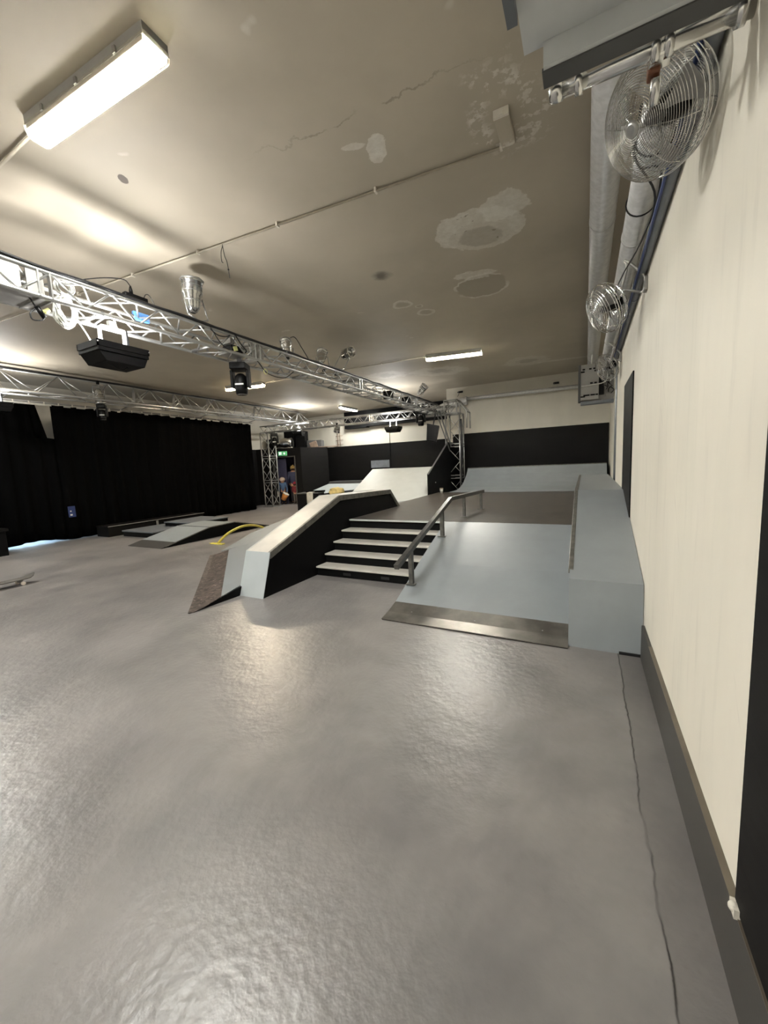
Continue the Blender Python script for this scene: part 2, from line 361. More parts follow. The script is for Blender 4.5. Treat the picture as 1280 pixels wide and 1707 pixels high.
# ------------------------------------------------------------------ fluorescent lamps on the ceiling
def lamp(name, cx, cy, ang, label, warm=False, L=1.28, one=False, tube='tube'):
    t = thing(name, label, 'ceiling light', (cx, cy, CZ), 'fluorescent ceiling lamps', rot=(0, 0, ang))
    h = L/2
    MB().box(-h, h, -.08, .08, -.055, 0).box(-h, h, -.082, -.076, -.066, -.0).box(-h, h, .076, .082, -.066, -.0).box(-h, -h+.006, -.08, .08, -.066, 0).box(h-.006, h, -.08, .08, -.066, 0).done('housing', 'box_grey', t)
    n = 10; prof = [(-.085, -.045), (-.088, -.07), (-.075, -.115), (-.045, -.14), (.045, -.14), (.075, -.115), (.088, -.07), (.085, -.045)]
    MB().prism(prof, 'x', -h-.01, h+.01).done('cover', 'diffuser', t, bevel=.012)
    for s in (-1, 1):
        MB().tube([(-h+.05, s*.035, -.076), (h-.05, s*.035, -.076)], .013, 10).done('tube', 'tube_warm' if warm else (tube if (s > 0 or not one) else 'tube_off'), t)
    MB().box(-h+.03, h-.03, -.06, .06, -.059, -.0555).done('reflector', 'white_plastic', t)
    MB().box(-h+.012, h-.012, -.078, -.074, -.092, -.06).box(-h+.012, h-.012, .074, .078, -.092, -.06).done('side_light_shield', 'white_plastic', t)  # side walls added to keep tube light off the ceiling
    for x in (-h*.62, 0, h*.62):
        for s in (-1, 1): MB().box(x-.012, x+.012, s*.09-.006, s*.09+.006, -.075, -.035).done('clip', 'alu_dull', t)
    return t
lamp('ceiling_lamp', -2.9, 1.72, .04, 'big fluorescent ceiling lamp nearest the camera, at upper left of the photo', one=True, tube='tube_bright')
lamp('ceiling_lamp', -2.79, 9.27, .19, 'lit fluorescent ceiling lamp above the far quarter pipe, between the stains', tube='tube_dim')
lamp('ceiling_lamp', -8.95, 8.75, .17, 'warm fluorescent ceiling lamp seen behind the hanging black moving head', warm=True)
lamp('ceiling_lamp', -9.12, 14.7, 1.57, 'small far ceiling lamp above the lateral truss by the back wall')
lamp('ceiling_lamp', -9.3, 1.9, .1, 'added unseen ceiling lamp outside the left edge of the photo')  # unseen lamp added out of frame to brighten the room

lamp('ceiling_lamp', -2.95, -5.8, .05, 'added unseen ceiling lamp behind the camera on the side of the cream wall', tube='tube_bright')  # added out of view to light the cream wall and near floor
lamp('ceiling_lamp', -9.2, -5.8, .05, 'added unseen ceiling lamp behind the camera on the curtain side', tube='tube_bright')  # extra unseen lamp, put in to lift the floor brightness

def conduit(pts, label, r=.011, clips=True):
    t = thing('ceiling_conduit', label, 'conduit', pts[0], 'pipes across the ceiling')
    MB().tube([rel(t, p) for p in pts], r, 8).done('pipe', 'conduit_paint', t)
    a, b = Vector(pts[0]), Vector(pts[-1]); L = (b-a).length; d = (b-a)/L; k = 0
    x = .02
    while x < L and k < 14:
        c = a+d*x-t.location; MB().box(c.x-.009, c.x+.009, c.y-.022, c.y+.022, c.z-.016, c.z+.028).done('pipe_clip', 'white_plastic', t); x += 1.12; k += 1
    return t
conduit([(-.63, 3.62, 4.075), (-12.5, 2.74, 4.075)], 'thin pale conduit crossing the ceiling to the white box')
conduit([(-3.56, 1.70, 4.075), (-12.5, 1.9, 4.075)], 'conduit leaving the nearest ceiling lamp at the left')
conduit([(-3.45, 9.14, 4.075), (-8.3, 8.86, 4.075)], 'conduit joining the two lit lamps far down the ceiling')
t = thing('junction_box', 'white ceiling box at the end of the thin conduit among plaster patches', 'box', (-.59, 3.46, CZ))
MB().box(-.055, .055, -.17, .16, -.04, 0).done('cover', 'ceiling', t, bevel=.008)
MB().box(-.055, .055, -.185, -.165, -.055, -.0).done('end_cap', 'white_plastic', t)
MB().box(-.012, .012, -.192, -.184, -.045, -.01).done('clip', 'white_plastic', t)
t = thing('hanging_wire', 'short twisted wire dangling from the ceiling conduit', 'wire', (-3.63, 3.39, 4.07))
MB().tube(cat_curve([(0, 0, 0), (.01, .01, -.12), (.04, .01, -.2), (.05, .02, -.36)]), .004, 5).done('wire', 'cable', t)
MB().tube(cat_curve([(0, 0, -.02), (-.03, 0, -.08), (-.03, 0, -.17), (-.01, 0, -.19)]), .004, 5).done('wire_end', 'cable', t)
MB().ball((.045, .015, -.27), .01).done('knot', 'cable', t)

# ------------------------------------------------------------------ trusses
def lacing(mb, A0, A1, B0, B1, n, r, phase=0):
    A0, A1, B0, B1 = map(Vector, (A0, A1, B0, B1))
    for i in range(n):
        a = (i+phase*.5)/n
        if a+1/n > 1.0001+phase*.5/n: pass
        p = A0.lerp(A1, i/n); q = B0.lerp(B1, (i+.5)/n); s = A0.lerp(A1, (i+1)/n)
        mb.tube([p, q], r, 6); mb.tube([q, s], r, 6)
def box_truss(label, a, b, side, w, h, n, joints=(), r=.022, rl=.009, group='silver lighting trusses', name='lighting_truss', mat='alu'):
    # a,b = bottom near chord ends; side = unit vector to the other bottom chord; w width, h height
    a, b, side = Vector(a), Vector(b), Vector(side)
    t = thing(name, label, 'truss', a, group); o = a.copy(); up = Vector((0, 0, h))
    C4 = [(a-o, b-o), (a-o+side*w, b-o+side*w), (a-o+side*w+up, b-o+side*w+up), (a-o+up, b-o+up)]
    for p, q in C4: MB().tube([p, q], r, 12).done('chord', mat, t)
    for i in range(4):
        p, q = C4[i], C4[(i+1) % 4]; m = MB(); lacing(m, p[0], p[1], q[0], q[1], n, rl); m.done('lacing', mat, t)
    for f in joints:
        c = [p.lerp(q, f) for p, q in C4]; d = (b-a).normalized()
        for s in (-.045, .045):
            m = MB()
            for i in range(4): m.sqbar(c[i]+d*s, c[(i+1) % 4]+d*s, .05, .012) if i % 2 else m.sqbar(c[i]+d*s, c[(i+1) % 4]+d*s, .012, .05)
            m.done('end_frame', mat, t)
    return t
def side_plate(t, y0, y1):
    MB().box(.19, .2, y0, y1, -.01, .23).done('cover_plate', 'alu_dull', t)
T1 = box_truss('long silver truss running away from the camera with floodlight and lamp cans', (-4.22, -4.0, 3.14), (-4.22, 12.4, 3.14), (-1, 0, 0), .38, .22, 33, joints=(.36, .513, .69, .875), r=.021, rl=.0105)
# bright cross tubes and closed end plates of the near truss
for y in (2.35, 3.62, 5.6, 8.1): MB().tube([(-.40, y+4, .0), (.02, y+4.0, .0)], .02, 10).done('cross_tube', 'alu', T1)
MB().box(-.01, .004, 5.56, 5.74, .02, .2).done('cover_plate', 'alu_dull', T1)
MB().box(-.01, .004, 5.78, 5.9, .02, .2).done('cover_plate', 'alu_dull', T1)
MB().box(-.37, -.01, 5.5, 5.96, -.012, .0).done('base_plate', 'alu_dull', T1)
MB().box(-.01, .006, 8.3, 8.52, .0, .22).done('cover_plate', 'alu_dull', T1)
# lateral truss
T3 = box_truss('lateral silver truss across the room in front of the back wall', (-12.1, 12.45, 3.12), (-3.9, 12.55, 3.12), (0, 1, 0), .3, .25, 19, joints=(.32, .64))
# triangular truss above the curtain
t = thing('lighting_truss', 'silver truss with single top chord running above the black curtain', 'truss', (-11.15, 1.2, 3.5), 'silver lighting trusses')
a0, a1 = Vector((0, 0, .48)), Vector((0, 13.2, .5)); b0, b1 = Vector((.24, 0, 0)), Vector((.24, 13.2, .05)); c0, c1 = Vector((-.26, 0, 0)), Vector((-.26, 13.2, .05))
for p, q in ((a0, a1), (b0, b1), (c0, c1)): MB().tube([p, q], .025, 10).done('chord', 'alu', t)
for p, q in (((a0, a1), (b0, b1)), ((a0, a1), (c0, c1))):
    m = MB(); lacing(m, q[0], q[1], p[0], p[1], 12, .012); m.done("lacing", "alu", t)
m = MB()
lacing(m, b0, b1, c0, c1, 13, .011)
m.done('lacing', 'alu', t)
for y in (2.6, 5.6, 6.8, 8.0, 10.1, 12.6):
    for q in (b0.lerp(b1, y/13.2), c0.lerp(c1, y/13.2)): MB().sqbar(a0.lerp(a1, y/13.2), q+Vector((0, .12, 0)), .07, .02).done('gusset', 'alu_dull', t)
TT = t
# towers
def tower(label, x, y, z0, z1, w, n, leanbase=True):
    t = thing('truss_tower', label, 'truss tower', (x, y, z0), 'upright truss towers'); h = w/2; H = z1-z0
    cs = [(-h, -h), (h, -h), (h, h), (-h, h)]
    for cx, cy in cs: MB().tube([(cx, cy, 0), (cx, cy, H)], .023, 10).done('upright', 'alu', t)
    for i in range(4):
        a, b = cs[i], cs[(i+1) % 4]; m = MB(); lacing(m, (a[0], a[1], .05), (a[0], a[1], H), (b[0], b[1], .05), (b[0], b[1], H), n, .0095); m.done('lacing', 'alu', t)
    for f in (.0, .33, .36, .66, .69, 1):
        m = MB()
        for i in range(4): a, b = cs[i], cs[(i+1) % 4]; m.sqbar((a[0], a[1], f*H), (b[0], b[1], f*H), .045, .02)
        m.done('ring_frame', 'alu', t)
    if leanbase: MB().box(-h-.08, h+.08, -h-.08, h+.08, 0, .02).done('foot_plate', 'alu', t)
    return t
tower('truss tower standing by the end of the black curtain', -12.0, 12.75, 0, 3.12, .42, 3)
T2 = tower('truss tower standing between the black side wall and the far quarter pipe', -3.84, 12.68, 0, 3.1, .46, 3)
MB().box(-.33, -.2, -.3, -.27, .2, 2.0).done('upright_plate', 'alu_dull', T2)
m = MB()
for k in range(3): m.tube(cat_curve([(.26+.02*k, -.24, 2.9), (.29+.015*k, -.26, 2.3), (.26+.02*k, -.25, 1.4), (.28, -.25, .9)]), .016, 6)
m.done('cable_bundle', 'cable', T2)
# top corner block and sloping arm of the far tower
t = thing('truss_corner', 'boxy truss corner with sloping arm on top of the far tower', 'truss', (-3.95, 12.5, 3.1))
m = MB()
for dx in (0, .4):
    for dy in (-.2, .2):
        m.tube([(dx-.1, dy, 0), (dx-.1, dy, .4)], .022, 8)
for dy in (-.2, .2):
    for z in (0, .4): m.tube([(-.1, dy, z), (.3, dy, z)], .022, 8)
    m.tube([(-.1, dy, 0), (.3, dy, .4)], .012, 6)
for dx in (-.1, .3):
    for z in (0, .4): m.tube([(dx, -.2, z), (dx, .2, z)], .022, 8)
m.done('frame', 'alu', t)
m = MB(); m.tube([(.3, -.2, .4), (.62, -.2, .0), (.62, -.2, -.5)], .022, 8).tube([(.3, .2, .4), (.62, .2, 0), (.62, .2, -.5)], .022, 8).tube([(.62, -.2, 0), (.62, .2, 0)], .016, 6)
m.done('sloping_arm', 'alu_dull', t)
m = MB(); m.tube([(-.25, -.25, .1), (.16, -.4, -1.05)], .022, 8).tube([(-.33, -.25, .0), (.12, -.4, -1.2)], .018, 8); m.done('brace', 'canopy_dark', t)

# ------------------------------------------------------------------ floodlights aimed at the ceiling
def flood(label, x, y, z, rotz=0, power=FLOOD_POWER, tilt=(0, 0, 0)):
    t = thing('floodlight', label, 'floodlight', (x, y, z), 'black floodlights aimed at the ceiling', rot=(tilt[0], tilt[1], rotz))
    MB().box(-.18, .18, -.25, .25, 0, .07).done('housing', 'black_glossy', t, bevel=.006)
    MB().prism([(-.24, 0), (-.18, -.09), (.2, -.09), (.24, 0)], 'x', -.17, .17).done('rear_housing', 'black_paint', t, bevel=.005)
    MB().box(-.165, .165, -.235, .235, .0705, .073).done('lens', 'flood_lens', t)
    MB().box(-.185, -.17, -.255, .255, .04, .1).box(.17, .185, -.255, .255, .04, .1).box(-.185, .185, -.255, -.24, .04, .1).box(-.185, .185, .24, .255, .04, .1).done('frame', 'black_glossy', t)
    m = MB(); 
    for s in (-1, 1): m.box(-.03, .03, s*.12-.005, s*.12+.005, .02, .3)
    m.box(-.03, .03, -.125, .125, .29, .3); m.done('yoke', 'alu', t)
    MB().prism([(-.05, .02), (.05, .02), (.025, .3), (-.025, .3)], 'y', .135, .143).done('bracket', 'black_glossy', t)
    MB().tube([(0, -.16, .05), (0, -.13, .05)], .018, 10).tube([(0, .14, .05), (0, .17, .05)], .018, 10).done('knob', 'black_glossy', t)
    for x_ in (-.19, .19):
        for y_ in (-.25, .25): MB().ball((x_, y_, .075), .008, n=8).done('bolt', 'alu', t)
    MB().box(-.022, .022, -.03, .03, .3, .36).done('clamp', 'alu_dull', t)
    l = bpy.data.lights.new('flood_lamp', 'AREA'); l.shape = 'RECTANGLE'; l.size = .28; l.size_y = .42; l.energy = power; l.color = (1, .995, .985)
    lo = bpy.data.objects.new('flood_lamp', l); COL.objects.link(lo); lo.parent = t; lo.location = (0, 0, .085); lo.rotation_euler = (PI, 0, 0)
    return t
fl1 = flood('big black floodlight hanging under the near truss beside the coiled white cable', -4.38, 2.52, 2.79)
MB().tube(cat_curve([(.05, .1, -.08), (.06, .02, -.13), (.05, -.06, -.1), (.04, -.1, -.08)]), .005, 6).done('power_lead', 'cable', fl1)
flood('small black floodlight hanging under the lateral truss before the white back wall', -5.95, 12.46, 2.76, 1.57)
flood('black floodlight under the curtain truss, cut by the left edge of the photo', -10.95, 3.75, 3.12)
flood('black floodlight above the dark booth where the far trusses meet', -10.6, 13.1, 3.0, .4)

flood('added unseen black floodlight behind the camera under the long truss', -4.38, -2.6, 2.79)  # unseen floodlight added for more bounce from the ceiling
# ------------------------------------------------------------------ PAR cans and moving heads
def basis_to(d):
    return Vector((0, 0, 1)).rotation_difference(Vector(d).normalized()).to_matrix().to_4x4()
def par(label, p, d, L=.3, r=.095, base=None, rim='alu', yoke=True):
    t = thing('par_can', label, 'stage light', p, 'silver lamp cans on the trusses'); m4 = basis_to(d)
    prof = [(.03, -L*.55), (r*.45, -L*.5), (r*.72, -L*.36), (r*.78, -L*.1), (r*.84, -L*.08), (r*.84, 0), (r, L*.05), (r, L*.42), (r*1.08, L*.43), (r*1.08, L*.5), (r*.96, L*.5), (r*.9, L*.2), (r*.3, L*.1)]
    MB().lathe(prof, m4, 20).done('can', 'chrome', t)
    MB().tube([m4 @ Vector((r*1.12*math.cos(2*PI*k/8), r*1.12*math.sin(2*PI*k/8), L*.5)) for k in range(8)], .012, 6, closed=True).done('filter_frame', rim, t)
    for zz in (-.2, .12, .3):
        MB().tube([m4 @ Vector((r*1.02*math.cos(2*PI*k/20), r*1.02*math.sin(2*PI*k/20), L*zz)) for k in range(20)], .004, 5, closed=True).done('ridge', 'alu', t)
    if base is not None:
        b = Vector(base)-Vector(p); dv = Vector(d).normalized(); s = dv.cross(Vector((0, 0, 1)))
        s = s.normalized() if s.length > .1 else Vector((0, 1, 0))
        m = MB()
        for k in (-1, 1): m.tube([s*k*(r+.02), s*k*(r+.025)+b*.7], .01, 6); m.tube([s*k*(r+.025)+b*.7, b*.85], .01, 6)
        m.done('yoke', 'alu', t); MB().box(b.x-.025, b.x+.025, b.y-.025, b.y+.025, b.z-.03, b.z+.05).done('clamp', 'black_glossy', t)
    return t
par('silver lamp can standing upright on the near truss before its shadow', (-4.33, 3.5, 3.72), (.05, .03, 1), .36, .115, (-4.3, 3.56, 3.38))
par('small silver lamp can on the near truss just beyond the joint box', (-4.38, 5.25, 3.53), (-.35, .3, 1), .26, .085, (-4.38, 5.25, 3.38))
par('silver lamp can with a bright octagonal frame pointing right above the truss', (-4.22, 6.85, 3.76), (.95, -.35, .05), .3, .095, (-4.4, 6.7, 3.38), rim='white_plastic')
par('lamp can lying between truss chords beside the octagonal one', (-4.4, 6.25, 3.6), (-.2, .5, .9), .26, .09, (-4.4, 6.3, 3.38))
par('lamp can on the far end of the long truss under the white wall', (-4.25, 10.9, 3.66), (.75, -.2, .6), .3, .1, (-4.3, 10.8, 3.4))
par('silver lamp can hanging inside the curtain truss', (-11.05, 5.85, 3.62), (0, .1, -1), .34, .11, (-11.05, 5.85, 3.95))
par('silver lamp can under the lateral truss left of its middle', (-8.3, 12.5, 2.98), (0, -.4, -.9), .24, .11, (-8.3, 12.5, 3.15))
def mover(label, p, s=1.0, rz=0):
    t = thing('moving_head', label, 'stage light', p, 'black moving head lights', rot=(0, 0, rz)); t.scale = (s, s, s)
    MB().box(-.11, .11, -.12, .12, -.09, 0).done('base', 'black_glossy', t, bevel=.012)
    for k in (-1, 1): MB().box(k*.11-.02, k*.11+.02, -.06, .06, -.33, -.09).done('yoke_arm', 'black_glossy', t, bevel=.012)
    MB().lathe([(.03, -.42), (.075, -.415), (.085, -.36), (.088, -.25), (.075, -.17), (.04, -.135)], None, 20).done('head', 'black_glossy', t)
    MB().lathe([(.06, -.424), (.066, -.424), (.066, -.418)], None, 20).done('lens', 'chrome', t)
    MB().box(-.03, .03, -.01, .01, 0, .08).done('clamp', 'canopy_dark', t)
    MB().box(-.06, .06, -.09, -.088, -.3, -.28).done('badge', 'alu', t)
    return t
mover('black moving head hanging under the near truss in front of the warm lamp', (-4.42, 4.25, 3.08), 1.02, .5)
mover('black moving head hanging under the curtain truss against the black curtain', (-11.1, 5.9, 3.42), .9, .9)
mover('black moving head below the lateral truss near the booth roof', (-11.4, 12.5, 3.05), 1.2, .6)
mover('black moving head at the right end of the lateral truss', (-4.9, 12.4, 3.3), 1.2, .2)
# dimmer gear inside the truss joint
t = thing('dimmer_pack', 'cluttered control box with yellow tag inside the near truss joint', 'box', (-4.41, 4.15, 3.16))
MB().box(-.12, .12, -.16, .12, .0, .02).done('tray', 'alu', t)
MB().box(-.1, .08, -.1, .1, .03, .13).done('case', 'black_glossy', t, bevel=.01)
MB().box(.082, .09, -.05, .02, .06, .12, Matrix.Rotation(.3, 4, 'X')).done('tag', 'yellow_tag', t)
MB().tube(cat_curve([(.05, .1, .12), (.1, .16, .24), (.14, .18, .1), (.14, .18, -.02)]), .008, 6).done('lead', 'alu', t)
MB().box(-.06, .1, -.13, -.06, .14, .2).done('connector', 'alu_dull', t)
t = thing('power_block', 'black socket block tied on top of the near truss', 'power strip', (-4.24, 2.74, 3.39))
MB().box(-.03, .03, -.14, .1, .0, .05).done('case', 'black_glossy', t, bevel=.008)
MB().lathe([(.02, .05), (.018, .09), (.008, .13)], Matrix.Translation((0, -.06, 0)), 10).done('plug', 'black_glossy', t)
MB().tube(cat_curve([(0, -.06, .13), (0, -.12, .17), (0, -.3, .12), (0, -.5, .03)]), .005, 6).done('lead', 'cable', t)
MB().tube(cat_curve([(0, .07, .05), (.0, .1, .1), (-.01, .15, .1), (-.02, .22, .0)]), .004, 6).done('thin_lead', 'cable', t)
# cables
def cable(name, label, pts, r=.007, mat='cable', group=None, n=8):
    m = MB(); m.tube(cat_curve(pts, n), r, 6)
    return tag(m.done(name, mat), label, 'cable', group)
g = 'black cables tied along the trusses'
for k in range(4):
    pts = []; y = .9
    while y < 12.2: pts.append((-4.22+.022*math.cos(k*1.6), y, 3.385+.012*math.sin(k*2.1)+random.uniform(-.008, .014))); y += .33
    cable('truss_cable', 'black cable tied along the top chord of the long near truss', pts, .009 if k else .013, group=g, n=3)
for k in range(3):
    pts = []; y = 1.3
    while y < 14: pts.append((-11.12+.02*k, y, 4.0+random.uniform(-.01, .02))); y += .5
    cable('truss_cable', 'black cable lying along the top chord of the curtain truss', pts, .013, group='black cables on the curtain truss', n=3)
cable('truss_cable', 'black cable looping in and out of the near truss beside the upright can', [(-4.22, 3.55, 3.4), (-4.2, 3.7, 3.3), (-4.2, 3.85, 3.31), (-4.21, 3.95, 3.37)], .007)
cable('truss_cable', 'black cable hanging in a deep loop before the joint box', [(-4.2, 3.6, 3.38), (-4.19, 3.75, 3.2), (-4.19, 3.9, 3.16), (-4.2, 3.98, 3.3), (-4.2, 4.0, 3.38)], .006)
cable('truss_cable', 'black cable drooping into the joint box from the top chord', [(-4.2, 4.0, 3.38), (-4.2, 4.1, 3.27), (-4.22, 4.2, 3.22), (-4.3, 4.25, 3.2)], .008)
cable('truss_cable', 'thin black cable sagging below the truss right of the moving head', [(-4.22, 4.4, 3.12), (-4.22, 4.6, 2.98), (-4.22, 4.95, 2.98), (-4.22, 5.2, 3.12)], .006)
tag(MB().tube([(-4.22+.0, 4.55+.035*math.cos(a*PI/8), 3.0+.035*math.sin(a*PI/8)) for a in range(16)], .006, 6, closed=True).done('cable_ring', 'yellow_tag'), 'small pale yellow ring hanging on the thin cable below the truss', 'cable')
cable('truss_cable', 'black cable arching above the truss behind the small silver can', [(-4.38, 5.3, 3.68), (-4.36, 5.45, 3.74), (-4.34, 5.6, 3.6), (-4.3, 5.75, 3.4)], .007)
tag(MB().box(-4.62, -4.58, 2.9, 3.08, 3.33, 3.42).done('gel_sheet', 'blue_gel', bevel=.004), 'scrap of blue gel lying on the near truss', 'gel sheet')
for i, (py, pz) in enumerate(((9.0, 3.2), (10.1, 3.2))):
    tag(MB().box(-4.5, -4.3, py-.09, py+.09, pz-.02, pz+.17).done('dimmer_box', 'black_glossy', bevel=.01), ('black box inside the long truss nearer the octagonal can', 'black box inside the long truss close to its far end')[i], 'box')
# coiled white cable
t = thing('cable_coil', 'white cable coiled and hung from the near truss', 'cable', (-4.42, 2.13, 3.2))
for k in range(11):
    m = MB(); rz = random.uniform(.10, .15); ry = random.uniform(.06, .085); cx = random.uniform(-.04, .05)
    m.tube([(cx+.02*math.sin(3*a*PI/12+k), ry*math.cos(a*PI/12)+random.uniform(-.002, .002), -.06+rz*math.sin(a*PI/12)-.02*k/11) for a in range(24)], .006, 6, closed=True)
    m.done('loop', 'white_cable', t)
for k in range(6):
    m = MB(); r_ = random.uniform(.055, .075); m.tube([(.02+.012*k, r_*math.cos(a*PI/10), .14+r_*math.sin(a*PI/10)) for a in range(20)], .006, 6, closed=True); m.done('loop', 'white_cable', t)
cable('lead_cable', 'white cable running from the coil down to the floodlight', [(-4.4, 2.2, 3.1), (-4.4, 2.27, 3.0), (-4.42, 2.36, 2.86)], .006, 'white_cable')
t = thing('plug_cluster', 'black plug with yellow tape dangling from the near truss', 'plug', (-4.3, 1.86, 3.05))
MB().tube(cat_curve([(.0, -.1, .18), (.0, -.03, .06), (0, 0, 0)]), .007, 6).done('lead', 'cable', t)
MB().tube([(0, 0, .02), (.0, .05, -.06)], .022, 8).done('plug', 'black_glossy', t)
MB().tube([(0, .04, -.02), (0, .09, .02)], .018, 8).done('tape', 'yellow_tag', t)
MB().tube(cat_curve([(0, -.01, 0), (0, -.05, -.05), (0, -.04, -.1), (0, .02, -.09), (0, .05, -.06)]), .006, 6).done('loop', 'cable', t)

# ------------------------------------------------------------------ curtains
def curtain(label, y0, y1, x, z0, z1, top_pull=0.0, seed=1, hem=None):
    m = MB(); n = int((y1-y0)/.035); rows = []
    rnd = random.Random(seed); ph = [rnd.uniform(0, 6) for _ in range(4)]
    zs = [0, .1, .2, .3, .4, .5, .6, .7, .75, .76, .8, .9, 1]
    for i in range(n+1):
        u = i/n; y = y0+(y1-y0)*u
        fold = .05*math.sin(y*17+ph[0]+math.sin(y*2.1+ph[1])*1.5)+.03*math.sin(y*7.3+ph[2])+.012*math.sin(y*31+ph[3])
        col = []
        for s in zs:
            z = (z0 if hem is None else hem(y))*(1-s)+z1*s
            if s > .97: z += .018*abs(math.sin(y*9))-.03
            col.append((x+fold*(1-.45*s)+.02*math.sin(z*2+y), y+(top_pull*(.62+.38*(s-.76)/.24) if s >= .76 else 0)*max(0, (u-.85)/.15), z))
        rows.append(col)
    T = [[m.b.verts.new(c) for c in r] for r in rows]
    for i in range(n):
        for j in range(12): f = m.b.faces.new((T[i][j], T[i][j+1], T[i+1][j+1], T[i+1][j])); f.smooth = True
    o = m.done('stage_curtain', 'black_cloth'); md = o.modifiers.new('thickness', 'SOLIDIFY'); md.thickness = .006
    return tag(o, label, 'curtain', 'black stage curtains')
curtain('black curtain at the left edge of the photo left of the white gap', .8, 5.3, -11.96, .02, 3.43, top_pull=-.44, seed=3, hem=lambda y: .02+.06*max(0, math.sin(max(0, min(1, (y-3.9)/1.15))*PI)))
curtain('long black curtain hanging from the gap to the truss tower', 5.12, 11.75, -11.86, .015, 3.43, seed=8)
t = thing('curtain_rail', 'curtain rail with white hooks above the black curtains', 'curtain rail', (-11.88, 1.0, 3.46))
MB().tube([(0, 0, 0), (0, 10.8, 0)], .02, 8).done('rail', 'alu_dull', t)
m = MB()
for i in range(36):
    y = .1+i*.3; m.box(-.012, .03, y-.012, y+.012, -.06, .01)
m.done('hooks', 'white_plastic', t)['kind'] = 'stuff'
MB().box(.012, .02, 0, 10.75, -.075, -.03).done('heading_tape', 'cloth', t)
m = MB()
for y in (.6, 3.2, 5.8, 8.4, 10.6): m.tube([(0, y, 0), (.45, y, .08)], .012, 6)
m.b.free()
for y in (.6, 3.2, 5.8, 8.4, 10.6): MB().tube([(0, y, 0), (.45, y, .08)], .012, 6).done('bracket', 'alu', t)
t = thing('curtain_sticker', 'small navy sticker with white marks on the black curtain', 'sticker', (-11.76, 5.22, .73))
MB().box(-.004, .004, -.08, .08, -.14, .14).done('panel', 'poster', t)
MB().box(.004, .007, -.045, .005, -.1, -.06).box(.004, .007, -.04, -.01, .0, .03).done('mark', 'white_plastic', t)
# daylight coming in under a door behind the curtain
dl = bpy.data.lights.new('door_daylight', 'AREA'); dl.shape = 'RECTANGLE'; dl.size = 1.6; dl.size_y = .3; dl.energy = 10; dl.color = (.45, .7, 1)
dlo = bpy.data.objects.new('door_daylight', dl); COL.objects.link(dlo); dlo.location = (-12.7, 4.35, .6); dlo.rotation_euler = (0, 0, PI/2)

# ------------------------------------------------------------------ skate course: stairs, hubba, bank, deck, quarter pipe
BX0, BX1, HX0, HX1 = -1.82, -.11, -3.88, -3.47
DZ = .69
t = thing('stair_set', 'five grey-topped steps with black risers between the ledge and the bank', 'stairs', (HX1, 4.46, 0))
ys = [4.46, 4.69, 4.93, 5.17, 5.42]
for k in range(5):
    y0 = ys[k]-4.46; z1 = .138*(k+1); y1 = (ys[k+1]-4.46) if k < 4 else y0+.2
    xr = BX0-HX1+.0
    MB().box(0.001, xr-.002, y0+.03, y0+.05, z1-.138, z1-.022).done('riser', 'black_paint', t)
    if k < 4: MB().box(0.001, xr-.002, y0, y1+.05, z1-.022, z1).done('tread', 'ledge_top', t, bevel=.004)
MB().box(0.001, xr-.002, ys[4]-4.46, ys[4]-4.46+.03, .666, .691).done('nosing', 'white_board', t, bevel=.003)
for x in (.45, 1.05): MB().box(x, x+.12, .024, .031, .035, .07).done('hand_hole', 'cable', t)
# deck
m = MB(); m.slab([(HX1, 5.45, DZ), (BX0, 5.45, DZ), (BX1, 5.44, DZ), (BX1, 10.9, DZ), (-3.5, 10.9, DZ), (-3.83, 10.9, DZ), (-3.75, 8.0, DZ), (-3.75, 7.42, DZ), (HX1, 7.42, DZ)], .05)
t = thing('skate_deck', 'worn dark platform at the top of the steps', 'platform', (0, 5.45, 0))
o = m.done('surface', 'deck', t); o.location = (0, -5.45, 0)
MB().box(-3.8, BX1, .2, 5.4, 0.0, .635).done('base', 'black_paint', t)
# bank ramp
prof = [(3.34, .012), (3.5, .03), (3.68, .075), (3.88, .145), (4.09, .227), (4.4, .345), (4.72, .455), (5.05, .565), (5.44, DZ)]
t = thing('bank_ramp', 'wide grey bank ramp with steel foot plate right of the steps', 'skate ramp', (BX0, 3.34, 0))
def rows(ps, x0, x1, ly): return [[(x0, y-ly, z), (x1, y-ly, z)] for y, z in ps]
MB().strip(rows(prof[2:], 0, BX1-BX0, 3.34), .012).done('surface', 'grey_ramp', t)
MB().strip(rows([(y, z+.002) for y, z in prof[:3]]+[(3.66, .074)], 0, BX1-BX0, 3.34)[:3], .008).done('foot_plate', 'steel_plate', t)
MB().prism([(y-3.34, max(z-.013, .0)) for y, z in prof]+[(2.1, 0)], 'x', .004, BX1-BX0).done('frame', 'black_paint', t)
m = MB()
for x in (.25, .9, 1.5): m.ball((x, .2, .038), .008, n=6)
m.done('screw', 'alu', t)
# hubba ledge beside the stairs
hp = [(3.39, 0), (3.57, .54), (5.2, 1.105), (7.02, 1.06), (7.42, DZ)]
t = thing('skate_ledge', 'sloping ledge with black sides and pale worn top beside the steps', 'skate ledge', (HX0, 3.39, 0))
ly = 3.39
MB().prism([(hp[0][0]-ly, 0), (hp[1][0]-ly, hp[1][1]-.08), (hp[2][0]-ly, hp[2][1]-.09), (hp[3][0]-ly-.02, hp[3][1]-.09), (7.33-ly, DZ), (7.33-ly, 0)], 'x', .012, HX1-HX0-.012).done('body', 'black_paint', t)
MB().strip([[(0, y-ly, z), (HX1-HX0, y-ly, z)] for y, z in hp[:2]], .02).done('front_panel', 'light_grey', t)
cap = [(hp[1][0]-ly, hp[1][1]-.002), (hp[2][0]-ly, hp[2][1]), (hp[3][0]-ly, hp[3][1]), (hp[4][0]-ly, hp[4][1]+.002)]
